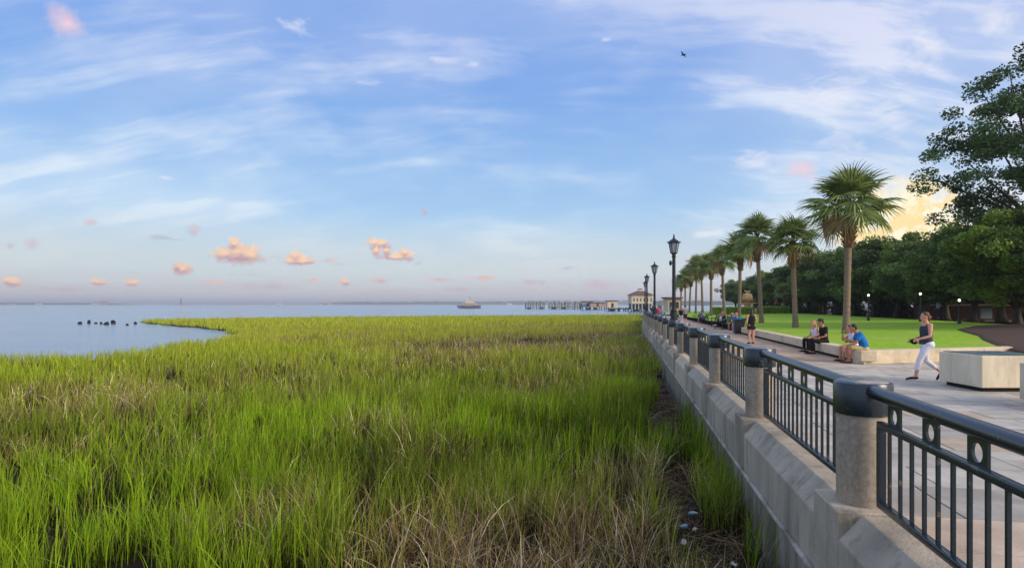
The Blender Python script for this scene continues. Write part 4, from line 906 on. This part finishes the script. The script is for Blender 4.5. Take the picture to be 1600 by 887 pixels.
    if fine:                                    # fingers and thumb on each hand
        for n, s in (('l', 1), ('r', -1)):
            w = (J['wr'+n] - J['el'+n]).normalized(); c = J['wr'+n] + w*.06*k; sd = w.cross(V_(s, 0, 0.15)).normalized(); dn = w.cross(sd).normalized() * (1 if w.cross(sd).z < 0 else -1)
            bm = bmesh.new()
            for i, l in enumerate((.066, .076, .070, .054)):
                b = c + sd*(.026 - .0175*i)*k; tube(bm, [b, b + w*l*.5*k + dn*.006*k, b + w*l*.85*k + dn*.024*k, b + w*l*.95*k + dn*.042*k], [.0095*k, .009*k, .008*k, .005*k], 6)
            b = c - w*.03*k + sd*.03*k; tube(bm, [b, b + sd*.022*k + w*.02*k + dn*.012*k, b + sd*.026*k + w*.048*k + dn*.024*k], [.012*k, .010*k, .006*k], 6)
            fin(bm, 'fingers', skin, root, True)
        for s in (-1, 1):
            bm = bmesh.new(); ball(bm, hd + V_(.030*s, .088, .022)*k, .010*k, .008*k, .006*k, 1); fin(bm, 'eye', eye_m, root, True)
        bm = bmesh.new(); ball(bm, hd + V_(0, .094, -.058)*k, .022*k, .006*k, .005*k, 1); fin(bm, 'mouth', mat('lips', lin(176, 96, 88), None, 5, .5), root, True)
    # hair
    style, hm = hair; bm = bmesh.new()
    ball(bm, hd + V_(0, -.018, .062)*k, .083*k, .094*k, .086*k, 3); ball(bm, hd + V_(0, -.045, .02)*k, .078*k, .066*k, .085*k, 2)
    if style == 'bob': ball(bm, hd + V_(0, -.065, -.02)*k, .085*k, .058*k, .085*k, 2)
    if style == 'long':
        loft(bm, [(hd + V_(0, -.05, .05)*k, .08*k, .07*k), (hd + V_(0, -.075, -.06)*k, .10*k, .055*k), (hd + V_(0, -.10, -.20)*k, .11*k, .045*k), (hd + V_(0, -.11, -.30)*k, .07*k, .03*k)], 12, side=(1, 0, 0))
    if style == 'tied': ball(bm, hd + V_(0, -.115, .0)*k, .045*k, .05*k, .055*k, 2); ball(bm, hd + V_(0, -.10, -.055)*k, .04*k, .035*k, .05*k, 2)
    remesh(fin(bm, 'hair', hm, root), vox*.8)
    if cap:
        bm = bmesh.new(); ball(bm, hd + V_(0, -.01, .10)*k, .096*k, .104*k, .066*k, 3); loft(bm, [(hd + V_(0, .06, .075)*k, .07*k, .012*k), (hd + V_(0, .15, .062)*k, .05*k, .010*k)], 12, side=(1, 0, 0)); remesh(fin(bm, 'cap', cap, root), vox*.8)
    if top:
        m, sl = top; bm = bmesh.new(); gr = .012*k + .006*k*(sl > .2); torso(bm, gr, 1 if not bottom else 2, 7 if tanktop else 8)
        if tanktop:
            for s in (-1, 1): tube(bm, [J['chest'].lerp(J['neck'], .30) + V_(.085*s, .075, 0)*k, J['chest'].lerp(J['neck'], .80) + V_(.10*s, .02, .01)*k, J['chest'].lerp(J['neck'], .35) + V_(.09*s, -.085, 0)*k], .022*k, 8)
        loft(bm, [(J['pel'] + V_(0, 0, -.03)*k, .176*B+gr, .128*B+gr), (J['waist'], .146*B+gr, .112*B+gr)], 16, side=(1, 0, 0))
        if sl > 0:
            for n in 'lr': ball(bm, J['sh'+n], .062*B+gr, .06*B+gr, .06*B+gr, 2); limb(bm, 'sh'+n, 'el'+n, 'wr'+n, ARM, gr + .008*k, sl)
        remesh(fin(bm, 'shirt' if sl > 0 else 'tank_top', m, root))
    if bottom:
        m, lg, nm = bottom; bm = bmesh.new(); gr = .013*k; torso(bm, gr, 0, 3)
        for n in 'lr': ball(bm, J['hp'+n] + V_(0, -.02, 0)*k, .105*B+gr, .115*B+gr, .105*B+gr, 2); limb(bm, 'hp'+n, 'kn'+n, 'an'+n, LEG, gr, lg)
        remesh(fin(bm, nm, m, root))
    if dress:
        bm = bmesh.new(); gr = .02*k; torso(bm, gr, 1, 7)
        loft(bm, [(J['waist'], .15*k, .12*k), (J['pel'], .19*k, .145*k), (J['pel'] + V_(0, 0, -.18)*k, .215*k, .165*k), (J['pel'] + V_(0, 0, -.22)*k, .215*k, .165*k)], 18, side=(1, 0, 0)); remesh(fin(bm, 'dress', dress, root))
    if shoe:
        for n in 'lr':
            f = (J['to'+n] - J['an'+n]); bm = bmesh.new(); loft(bm, [(J['an'+n] - f*.34 + V_(0, 0, -.035)*k, .03*k, .03*k), (J['an'+n] + V_(0, 0, -.025)*k, .043*k, .045*k), (J['an'+n] + f*.55 + V_(0, 0, -.004)*k, .050*k, .034*k), (J['to'+n] + f.normalized()*.035*k, .034*k, .024*k)], 12); remesh(fin(bm, 'shoe', shoe, root), vox*.8)
    if bag:
        bm = bmesh.new(); ball(bm, J['wrr'] + V_(-.07, .0, -.03)*k, .05*k, .10*k, .075*k, 2); fin(bm, 'bag', bag, root, True)
    return root
def at_as(a, s, z=0.0): return (a, s, z)
LEFT, RIGHT, AWAY, TOWARD = R(90), R(-90), 0.0, R(180)         # where a person faces
black = cloth('black', (34, 34, 38)); white = cloth('white', (232, 230, 236)); charcoal = cloth('charcoal', (66, 72, 80)); royal = cloth('royal', (36, 118, 190)); khaki = cloth('khaki', (206, 182, 124))
navy = cloth('navy', (42, 52, 84)); teal = cloth('teal', (28, 160, 196)); bluec = cloth('blue', (40, 110, 200)); greenc = cloth('green', (60, 214, 110)); grey = cloth('grey', (150, 156, 164)); red = cloth('red', (190, 70, 74)); sky_b = cloth('pale_blue', (128, 160, 200))
sandal = cloth('sandal', (52, 40, 38)); pinkc = cloth('pink', (220, 170, 180)); lilac = cloth('lilac', (190, 184, 214)); brownsh = cloth('brown_shoe', (120, 70, 60))
p = px_ground(1447, 594, 0)
person('woman in charcoal tank top and white cropped trousers walking past the stone boxes', (p.x, p.y, 0), LEFT + PHI - .1, 1.60, 'walk', skin_m, ('tied', brown_hair), top=(charcoal, 0), bottom=(white, .84, 'trousers'), shoe=sandal, bag=black, build=1.06, tanktop=True)
person('man in royal blue shirt and khaki shorts sitting on the wall corner', (7.18, 20.15, -.02), LEFT - .15, 1.72, 'sit', skin2_m, ('short', dark_hair), top=(royal, .42), bottom=(khaki, .5, 'shorts'), shoe=brownsh,
       over=dict(chest=(0, .10, .80), neck=(0, .20, .95), head=(0, .28, 1.06), shl=(-.18, .13, .90), shr=(.18, .13, .90), ell=(-.24, .24, .66), wrl=(-.10, .42, .72), elr=(.24, .22, .66), wrr=(.08, .40, .66)))
person('woman in white top hunched beside the man in royal blue', (7.16, 20.85, -.02), LEFT + .1, 1.58, 'sit', skin_m, ('bob', dark_hair), top=(white, .2), bottom=(khaki, .5, 'shorts'), shoe=sandal,
       over=dict(elr=(.22, .30, .72), wrr=(.06, .34, .98), chest=(0, .06, .81), head=(0, .16, 1.11)))
person('blond woman in white tank top and black trousers sitting on the wall', (7.14, 24.75, -.02), LEFT + .35, 1.64, 'sit', skin_m, ('long', blond_hair), top=(white, 0), bottom=(black, .97, 'trousers'), shoe=black, tanktop=True)
person('man in black shirt and grey cap sitting on the wall', (7.14, 23.75, -.02), LEFT + .1, 1.74, 'sit', skin2_m, ('short', dark_hair), top=(black, .4), bottom=(black, .97, 'trousers'), shoe=black, cap=charcoal, over=dict(knr=(.05, .44, .50), anr=(-.12, .52, .10), tor=(-.18, .70, .06)))
p = px_ground(1174, 537, 0)
person('dark haired woman in short black dress standing with her back turned', (p.x, p.y, 0), AWAY + .25, 1.58, 'stand', skin_m, ('long', dark_hair), dress=black, shoe=sandal, over=dict(elr=(.25, .05, 1.14), wrr=(.18, .22, 1.12)))
person('bald man in teal shirt on the nearest bench', (7.15, 40.1, 0), LEFT, 1.75, 'sit', skin_m, ('none', skin_m), top=(teal, .42), bottom=(grey, .5, 'shorts'), shoe=white, fine=False, over=dict(chest=(0, .10, .81), neck=(0, .16, .97), head=(0, .22, 1.10)))
person('man in bright blue shirt beside the man in teal', (7.1, 41.3, 0), LEFT, 1.72, 'sit', skin2_m, ('short', grey_hair), top=(bluec, .42), bottom=(navy, .5, 'shorts'), shoe=white, fine=False, over=dict(chest=(0, .10, .81), neck=(0, .16, .97), head=(0, .22, 1.10)))
person('man in navy vest and black trousers with crossed legs on a bench', (7.1, 45.8, 0), LEFT, 1.74, 'sit', skin_m, ('none', skin_m), top=(navy, .42), bottom=(black, .97, 'trousers'), shoe=white, fine=False, over=dict(knr=(.02, .44, .60), anr=(-.10, .58, .30), tor=(-.12, .76, .30)))
person('person in pale blue shirt leaning back on a far bench', (7.1, 57.6, 0), LEFT, 1.72, 'sit', skin2_m, ('short', dark_hair), top=(sky_b, .42), bottom=(navy, .5, 'shorts'), shoe=white, fine=False)
person('woman in white blouse on the bench next to the crossed legged man', (7.1, 46.7, 0), LEFT - .1, 1.6, 'sit', skin_m, ('bob', brown_hair), top=(white, .42), bottom=(navy, .97, 'trousers'), shoe=sandal, fine=False)
far = [(6.0, 66.5, AWAY, ('short', grey_hair), (white, .42), (khaki, .5, 'shorts'), 'grey haired man in white shirt near the farthest bench'), (4.9, 63, TOWARD, ('long', dark_hair), (pinkc, .0), (white, .97, 'trousers'), 'dark haired woman in pink top coming closer'), (2.9, 49.5, LEFT, ('bob', blond_hair), (lilac, .42), (navy, .5, 'shorts'), 'blond woman in lilac leaning on the rail by the nearest lamp'), (2.95, 65, LEFT, ('short', brown_hair), (navy, .42), (khaki, .5, 'shorts'), 'man in navy shirt leaning on the far rail'), (4.5, 50.5, AWAY, ('long', blond_hair), (black, .0), (white, .97, 'trousers'), 'blond woman in black top and white trousers walking away'),
       (5.4, 56.5, AWAY, ('short', dark_hair), (grey, .42), (navy, .5, 'shorts'), 'man in grey shirt walking away on the promenade'),
       (2.75, 43.5, RIGHT, ('short', brown_hair), (greenc, .42), (navy, .5, 'shorts'), 'child in bright green shirt leaning by the rail'),
       (3.3, 60, AWAY, ('bob', dark_hair), (pinkc, .42), (grey, .5, 'shorts'), 'woman in pink shirt far along the rail'),
       (3.0, 56, TOWARD, ('short', brown_hair), (red, .42), (black, .97, 'trousers'), 'person in dark red shirt by the far rail'),
       (3.6, 66, AWAY, ('short', dark_hair), (lilac, .42), (khaki, .5, 'shorts'), 'man in lilac shirt far along the promenade'),
       (3.2, 71, TOWARD, ('short', dark_hair), (black, .42), (navy, .97, 'trousers'), 'person in black shirt by the far lamp posts'),
       (4.2, 74, AWAY, ('bob', brown_hair), (white, .42), (sky_b, .97, 'trousers'), 'person in white shirt at the promenade end'),
       (5.2, 70, TOWARD, ('short', brown_hair), (sky_b, .42), (navy, .97, 'trousers'), 'person in light blue shirt in the far crowd'),
       (5.9, 78, AWAY, ('short', dark_hair), (red, .42), (black, .97, 'trousers'), 'person in red shirt farthest along the promenade')]
for i, (a, s, f, hr, tp, bt, lab) in enumerate(far):
    person(lab, (a, s, 0), f + .3 * ((i % 3) - 1), 1.2 if 'child' in lab else 1.56 + .06 * (i % 3), 'stand' if i % 2 else 'walk', skin_m if i % 2 else skin2_m, hr, top=tp, bottom=bt, shoe=sandal, fine=False, group='people far along the promenade')
p = px_depth(1466, 495, 50); person('person in blue shirt standing in the shade under the oaks', (p.x, p.y, float(lawn_z(p.x, p.y)) - .02), LEFT, 1.7, 'stand', skin_m, ('short', dark_hair), top=(sky_b, .42), bottom=(navy, .97, 'trousers'), shoe=black, fine=False)
p = px_depth(1213, 487, 95); person('person in red shirt beyond the hedge by the short palm', (p.x, p.y, 0.85), TOWARD, 1.7, 'stand', skin_m, ('short', dark_hair), top=(red, .42), bottom=(navy, .97, 'trousers'), shoe=black, fine=False)

# ------------------------------------------------------------------ benches and bin
def bench_proto():
    t = empty('bench', (0, 0, 0))            # sitter faces +Y
    for i in range(5): boxo('seat_slat', -.9, .9, -.20 + .10*i, -.125 + .10*i, .42, .45, benchm, t)
    for i in range(5):
        bm = bmesh.new(); box(bm, -.9, .9, -.27 - .025*i, -.245 - .025*i, .50 + .085*i, .57 + .085*i); fin(bm, 'back_slat', benchm, t)
    for x in (-.88, .84):
        bm = bmesh.new(); b = lambda *q: box(bm, x, x + .05, *q); b(-.26, -.21, 0, .46); b(.24, .29, 0, .66); b(-.26, .29, .38, .42); b(-.30, .29, .64, .68)
        vs = [(-.26, .40), (-.21, .40), (-.34, .98), (-.39, .98)]; a_ = [bm.verts.new((x, y, z)) for y, z in vs]; c_ = [bm.verts.new((x + .05, y, z)) for y, z in vs]
        for q in range(4): bm.faces.new((a_[q], a_[(q+1) % 4], c_[(q+1) % 4], c_[q]))
        bm.faces.new(a_); bm.faces.new(c_[::-1]); fin(bm, 'end_frame', iron_m, t)
    return t
bp0 = bench_proto()
for i, (a, s, lab) in enumerate([(7.1, 40.7, 'dark slatted bench under the men in teal and blue shirts'), (7.1, 45.8, 'dark slatted bench of the man with crossed legs'), (7.1, 51.2, 'empty grey slatted bench between the bench sitters'),
                                 (7.1, 57.6, 'dark slatted bench of the person in pale blue'), (7.1, 62.8, 'farthest slatted bench, empty, before the palm trunks')]):
    o = bp0 if i == 0 else copy_tree(bp0); o.location = (a, s, 0); o.rotation_euler.z = R(90); tag(o, lab, 'bench', 'benches along the lawn')
def bin_():
    t = empty('litter_bin', (6.9, 38.98, 0)); tag(t, 'square dark litter bin at the end of the seat wall', 'litter bin')
    boxo('body', -.27, .27, -.27, .27, .04, .80, iron_m, t, .02); boxo('lid', -.30, .30, -.30, .30, .805, .88, iron_m, t, .02); boxo('base', -.22, .22, -.22, .22, 0, .05, darkgap_m, t)
    for i in range(5): boxo('slat', -.285, -.272, -.24 + .10*i, -.17 + .10*i, .10, .74, mat('bin_slat', lin(40, 62, 104), None, 5, .5), t)
bin_()

# ------------------------------------------------------------------ far shore, pier, boats, birds
shore_m = mat('far_trees', lin(70, 84, 70), lin(50, 64, 52), 0.02, 0.95, world=True); sand_m = mat('far_sand', lin(180, 160, 130), None, .05, .9, world=True)
def far_shore(name, px0, px1, Z, h0, h1, seed, label):
    n = int((px1 - px0) / 1.2); bm = bmesh.new(); rows = []
    for i in range(n + 1):
        px = px0 + (px1 - px0) * i / n; X = (px - 800) / FPX * Z; f = min(1, i / n * 12, (1 - i / n) * 12) if px1 < 1000 else min(1, i / n * 14)
        h = (h0 + (h1 - h0) * i / n) * (0.6 + 0.55 * float(fbm(np.array(i * .22), np.array(0.5), seed, 4))) * max(.06, f ** .6)
        a = [(*cw(X, Z - 30), WATZ - .5), (*cw(X, Z - 24), WATZ + 1.2), (*cw(X, Z), WATZ + h*.8), (*cw(X, Z + 60), WATZ + h), (*cw(X, Z + 300), WATZ - .5)]
        rows.append([bm.verts.new(v) for v in a])
    for r0, r1 in zip(rows, rows[1:]):
        for i in range(4): bm.faces.new((r0[i], r0[i+1], r1[i+1], r1[i]))
    o = fin(bm, name, shore_m, smooth=False); tag(o, kind='structure')
far_shore('far_shore', -200, 182, 3000, 14, 10, 3, ''); far_shore('far_shore', 482, 1100, 3600, 17, 30, 7, ''); far_shore('far_shore', 250, 300, 5200, 8, 8, 5, ''); far_shore('far_shore', 300, 480, 6500, 10, 14, 15, ''); far_shore('far_shore', 1000, 1400, 1500, 12, 14, 9, '')
pale_m = mat('pale_render', lin(226, 206, 170), lin(206, 184, 148), .5, .8); tan_m = mat('tan_brick', lin(186, 150, 124), None, .5, .8); roof_m = mat('brown_roof', lin(112, 82, 72), None, 1, .8); deck_m = mat('weathered_timber', lin(150, 128, 110), lin(112, 96, 84), 1, .9); pile_m = mat('dark_piling', lin(60, 56, 48), None, 2, .9); weed_m = mat('mossy_piling', lin(128, 130, 84), None, 2, .9)
def shore_house(px, Z, w, h, m, label, rm=roof_m):
    p = px_depth(px, 475, Z); t = empty('shore_house', (p.x, p.y, WATZ + 2.5), PHI); tag(t, label, 'building', 'buildings on the far shore'); boxo('wall', -w/2, w/2, -5, 5, -2, h, m, t)
    bm = bmesh.new(); prism(bm, [(-w/2 - .5, h), (w/2 + .5, h), (w/2 - 2, h + 3), (-w/2 + 2, h + 3)], -5.5, 5.5); fin(bm, 'roof', rm, t)
for q in [(153, 2960, 60, 7, pale_m, 'long pale building on the point of the left far shore'), (162, 2950, 24, 11, tan_m, 'taller tan building on the point of the left far shore'), (500, 3560, 26, 7, pale_m, 'pale house at the left end of the middle far shore'), (515, 3560, 22, 9, pale_m, 'second pale house at the left end of the middle far shore'),
          (530, 3560, 30, 6, tan_m, 'tan low house third from the left end of the middle far shore'), (60, 2960, 26, 6, pale_m, 'pale house on the left far shore near the picture edge'), (18, 2960, 30, 6, tan_m, 'tan house on the left far shore at the picture edge'), (796, 3550, 30, 6, white, 'small white building on the far shore right of the ferry')]: shore_house(*q)
def terminal():
    Z = 270; p = px_depth(1001, 483, Z); t = empty('pier_house', (p.x, p.y, -.6), PHI); tag(t, 'yellow two storey pier house with hipped brown roof and columns', 'building'); w = 4.6
    boxo('upper_storey', -w, w, -3, 5, 2.6, 6.4, pale_m, t); boxo('ground_storey', -w + .3, w - .3, -1, 5, 0, 2.6, mat('dark_front', lin(60, 62, 70), None, 1, .6), t)
    for i in range(7): boxo('column', -w + i * 1.5, -w + .3 + i * 1.5, -2.9, -2.6, 0, 2.6, wtrim, t)
    for i in range(6): wd = boxo('window', -w + .7 + i * 1.5, -w + 1.4 + i * 1.5, -3.06, -2.98, 3.5, 5.2, wtrim, t); boxo('pane', -w + .8 + i * 1.5, -w + 1.3 + i * 1.5, -3.1, -3.05, 3.6, 5.1, dglass, wd)
    bm = bmesh.new(); a = [bm.verts.new(v) for v in [(-w - .7, -3.7, 6.4), (w + .7, -3.7, 6.4), (w + .7, 5.7, 6.4), (-w - .7, 5.7, 6.4)]]; b = [bm.verts.new(v) for v in [(-1.5, .7, 8.3), (1.5, .7, 8.3), (1.5, 1.3, 8.3), (-1.5, 1.3, 8.3)]]
    for i in range(4): bm.faces.new((a[i], a[(i+1) % 4], b[(i+1) % 4], b[i]))
    bm.faces.new(b); bm.faces.new(a[::-1]); r_ = fin(bm, 'roof', roof_m, t); boxo('cupola', -.7, .7, .3, 1.7, 8.2, 9.0, wtrim, r_); boxo('cupola_roof', -.9, .9, .1, 1.9, 9.01, 9.3, roof_m, r_)
terminal()
def kiosk():
    Z = 125; p = px_depth(1053, 483, Z); t = empty('kiosk', (p.x, p.y, -.05), PHI); tag(t, 'small yellow building with flat eaves behind the nearest lamp post', 'building')
    boxo('wall', -1.2, 1.5, 0, 4, 0, 3.0, pale_m, t); boxo('roof', -1.5, 1.8, -.5, 4.5, 3.0, 3.3, roof_m, t)
    for i in range(2): boxo('window', -.9 + 1.2*i, -.2 + 1.2*i, -.05, .02, 1.0, 2.3, dglass, t)
kiosk()
def pier(px0, px1, Z, zdeck, label, n, posts_up, m=pile_m, deck=True):
    a = px_depth(px0, 480, Z); b = px_depth(px1, 480, Z); w = (b - a).length; t = empty('pier', (a.x, a.y, WATZ), PHI); tag(t, label, 'pier'); g = random.Random(int(px0))
    if deck: boxo('deck', -.5, w + .5, 0, 5, zdeck - .5, zdeck, deck_m, t)
    for i in range(n):
        x = w * (i + g.uniform(-.25, .25)) / max(1, n - 1); bm = bmesh.new(); tube(bm, [(x, g.uniform(-.4, 4), -1), (x, 0, zdeck + posts_up * g.uniform(.5, 1.15))], .28, 7); fin(bm, 'piling', weed_m if i % 3 else pile_m, t)
    for i in range(max(1, n // 5)):
        bm = bmesh.new(); x = w * g.uniform(0, 1); box(bm, x - 1.2, x + 1.2, .2, .8, -.6, 1.0); fin(bm, 'fender', pile_m, t)
pier(821, 851, 400, 1.6, 'short ruined pier of greenish pilings standing alone', 12, 3.2, deck=False)
pier(858, 908, 390, 1.7, 'long pier with greenish pilings in the middle of the water', 20, 3.2)
pier(908, 952, 360, 2.3, 'low pier with sheds left of the pier house', 12, 1.2)
pier(952, 1008, 275, 1.3, 'grey pier deck under the pier house', 14, .2)
def shed(px, Z, w, h, m, label):
    p = px_depth(px, 478, Z); t = empty('pier_shed', (p.x, p.y, WATZ + 2.0), PHI); tag(t, label, 'shed'); boxo('wall', -w/2, w/2, 0, 5, -.6, h, m, t); boxo('roof', -w/2 - .4, w/2 + .4, -.4, 5.4, h, h + .35, roof_m, t); boxo('door', -.6, .6, -.05, .02, -.5, 1.6, dglass, t)
shed(957, 300, 5, 2.6, pale_m, 'cream shed on the pier left of the pier house'); shed(934, 355, 9, 1.8, tan_m, 'low tan shed in the middle of the pier'); shed(918, 358, 6, 2.6, mat('grey_clad', lin(150, 154, 160), None, 1, .7), 'grey shed at the left end of the low pier')
hull_m = mat('hull_grey', lin(140, 132, 138), lin(112, 104, 110), 1, .5); cabin_m = mat('cabin_cream', lin(222, 200, 180), None, 1, .6)
def ferry():
    Z = 470; p = px_depth(733, 481, Z); t = empty('ferry', (p.x, p.y, WATZ), PHI); tag(t, 'grey and cream ferry with two decks on the water', 'boat')
    bm = bmesh.new(); loft(bm, [((-9.3, 0, 1.9), .2, .5), ((-8, 0, 1.3), 1.6, 1.1), ((-4, 0, 1.1), 2.6, 1.3), ((6, 0, 1.0), 2.6, 1.2), ((9, 0, 1.0), 2.3, 1.1)], 12, side=(0, 1, 0)); fin(bm, 'hull', hull_m, t)
    boxo('lower_cabin', -4.5, 5.0, -2, 2, 2.2, 4.0, cabin_m, t); boxo('upper_cabin', -2.6, 3.6, -1.7, 1.7, 4.02, 5.6, cabin_m, t); boxo('wheelhouse', -1.6, .4, -1.2, 1.2, 5.62, 7.0, wtrim, t); boxo('stripe', -5, 9, -2.62, 2.62, 2.0, 2.18, iron_m, t)
    for i in range(6): boxo('window', -4.0 + 1.5*i, -3.0 + 1.5*i, -2.04, -1.99, 2.8, 3.5, dglass, t)
    bm = bmesh.new(); tube(bm, [(.5, 0, 6), (.5, 0, 9.2)], .08, 6); fin(bm, 'mast', iron_m, t)
ferry()
sail_m = mat('sailcloth', lin(240, 236, 228), None, 1, .8, trans=.3)
def sailboat(px, Z, L_, H, sail, label):
    p = px_depth(px, 478, Z); t = empty('sailboat', (p.x, p.y, WATZ), PHI); tag(t, label, 'sailboat')
    bm = bmesh.new(); loft(bm, [((-L_/2, 0, .9), .1, .2), ((-L_/4, 0, .6), 1.2, .6), ((L_/4, 0, .6), 1.3, .6), ((L_/2, 0, .7), .8, .4)], 10, side=(0, 1, 0)); fin(bm, 'hull', wtrim, t)
    boxo('cabin', -L_*.15, L_*.2, -.8, .8, 1.1, 1.9, wtrim, t); bm = bmesh.new(); tube(bm, [(0, 0, 1), (0, 0, H)], .1, 6); fin(bm, 'mast', wtrim, t)
    if sail:
        bm = bmesh.new(); a = [(.2, -.03, 2.2), (L_*.42, -.03, 2.4), (.2, -.03, H - .4)]; f1 = [bm.verts.new(v) for v in a]; f2 = [bm.verts.new((x, y + .06, z)) for x, y, z in a]; bm.faces.new(f1); bm.faces.new(f2[::-1])
        for i in range(3): bm.faces.new((f1[i], f1[(i+1) % 3], f2[(i+1) % 3], f2[i]))
        fin(bm, 'sail', sail_m, t)
sailboat(436, 900, 9, 10.5, True, 'white sailboat with raised sail, the right one of two'); sailboat(422, 800, 9, 7.5, False, 'white sailboat with bare mast, the left one of two'); sailboat(642, 1500, 16, 9, False, 'tiny white boat before the middle far shore')
def marker():
    p = px_depth(283, 476, 2200); t = empty('channel_marker', (p.x, p.y, WATZ)); tag(t, 'thin lattice channel marker on the horizon', 'marker')
    for x, y in ((-2, -2), (2, -2), (2, 2), (-2, 2)): bm = bmesh.new(); tube(bm, [(x, y, -1), (x*.2, y*.2, 26)], .5, 5); fin(bm, 'leg', iron_m, t)
    boxo('platform', -2.5, 2.5, -2.5, 2.5, 9, 9.8, iron_m, t)
marker()
stump_m = mat('rotten_wood', lin(52, 40, 40), lin(34, 26, 26), 6, .9, .6, 20)
for i, (px, py, r, h) in enumerate([(125, 506, .30, .28), (139, 505, .24, .50), (150, 505.5, .2, .2), (158, 506, .18, .3), (166, 507, .34, .35), (177, 505.5, .30, .55), (199, 508, .18, .2), (212, 506, .24, .3)]):
    p = px_ground(px, py, WATZ); g = random.Random(i); bm = bmesh.new(); n = 9; prof = []
    for z, k in ((-.5, 1.0), (.0, 1.05), (h*.6, .95), (h, .8)): prof.append((Vector((g.uniform(-.05, .05), g.uniform(-.05, .05), z)), r*k*g.uniform(.85, 1.15)*1.2, r*k*.8))
    loft(bm, prof, n); bmesh.ops.subdivide_edges(bm, edges=bm.edges[:], cuts=1)
    for v in bm.verts: v.co += Vector((g.uniform(-1, 1), g.uniform(-1, 1), g.uniform(-1, 1))) * .035
    o = fin(bm, 'piling_stump', stump_m); o.location = (p.x, p.y, WATZ); tag(o, f'dark stump in the water off the marsh point, {"leftmost" if i == 0 else "rightmost" if i == 7 else ORD[i] + " from the left"} of eight', 'stump', 'stumps in the water')
def bird():
    p = px_depth(1068, 86, 60); t = empty('bird', p, .4); tag(t, 'dark bird gliding high in the blue sky', 'bird'); bm = bmesh.new()
    loft(bm, [((0, -.28, 0), .03, .02), ((0, -.12, 0), .07, .06), ((0, .08, 0), .08, .07), ((0, .2, .02), .04, .04), ((0, .28, .01), .012, .012)], 8)
    for s in (-1, 1): loft(bm, [((.04*s, .02, .02), .10, .025), ((.28*s, .05, .10), .09, .015), ((.6*s, -.04, .02), .03, .006)], 6, side=(0, 1, 0))
    o = fin(bm, 'body', stump_m, t); m = o.modifiers.new('r', 'REMESH'); m.mode = 'VOXEL'; m.voxel_size = .02; t.rotation_euler = (0, R(14), R(60))
bird()
# rubbish washed up on the mud
def mz(p): return float(marsh_z(np.array(p.x), np.array(p.y))) + .02
p = px_ground(1077, 806, -1.17); t = empty('plastic_bottle', (p.x, p.y, mz(p) + .05), .6); t.scale = (.75, .75, .75); tag(t, 'small blue grey plastic bottle lying on the mud', 'bottle'); t.rotation_euler.x = R(70)
bm = bmesh.new(); lathe(bm, [(.03, 0), (.038, .02), (.038, .14), (.02, .19), (.015, .21)], 14); fin(bm, 'body', mat('pet', lin(150, 176, 190), None, 3, .15, spec=.7), t, True); bm = bmesh.new(); lathe(bm, [(.017, .205), (.017, .235)], 12); fin(bm, 'bottle_cap', wtrim, t)
p = px_ground(1063, 826, -1.17); t = empty('plastic_cup', (p.x, p.y, mz(p) + .04), 1.6); t.rotation_euler.x = R(80); t.scale = (.75, .75, .75); tag(t, 'clear plastic cup lying on the mud beside the bottle', 'cup'); bm = bmesh.new(); lathe(bm, [(.03, 0), (.045, .13), (.042, .13), (.028, .006)], 14); fin(bm, 'body', MATS['pet'], t, True)
p = px_ground(1062, 852, -1.17); t = empty('paper_cone', (p.x, p.y, mz(p) + .03), .3); t.rotation_euler.x = R(60); tag(t, 'white paper cone on the mud nearest the viewer', 'paper'); bm = bmesh.new(); lathe(bm, [(.004, 0), (.035, .15), (.032, .15)], 12); fin(bm, 'body', wtrim, t, True)
for i, (px, py, w, lab) in enumerate([(1102, 801, .13, 'flat white scrap of packaging on the mud by the wall grass'), (1086, 828, .09, 'crumpled white scrap on the mud right of the cup'), (1147, 884, .08, 'small white scrap at the bottom edge by the wall')]):
    p = px_ground(px, py, -1.17); bm = bmesh.new(); g = random.Random(i); box(bm, -w/2, w/2, -w/4, w/4, 0, .012); bmesh.ops.subdivide_edges(bm, edges=bm.edges[:], cuts=2)
    for v in bm.verts: v.co.z += g.uniform(0, .03)
    o = fin(bm, 'paper_scrap', wtrim); o.location = (p.x, p.y, mz(p) + .01); o.rotation_euler.z = i * 1.1; tag(o, lab, 'litter')

# ------------------------------------------------------------------ the hazy air over the water
def haze():
    m = bpy.data.materials.new('haze'); m.use_nodes = True; nt = m.node_tree; nt.nodes.clear(); out = nt.nodes.new('ShaderNodeOutputMaterial'); v = nt.nodes.new('ShaderNodeVolumePrincipled')
    v.inputs['Color'].default_value = (.86, .88, .95, 1); v.inputs['Density'].default_value = 0.0003; v.inputs['Anisotropy'].default_value = 0.2; nt.links.new(v.outputs[0], out.inputs['Volume'])
    bm = bmesh.new(); box(bm, -13500, 13500, -13500, 13500, WATZ - 2, 42); tag(fin(bm, 'haze', m), 'thin evening haze over the harbour', 'haze', kind='stuff')
haze()
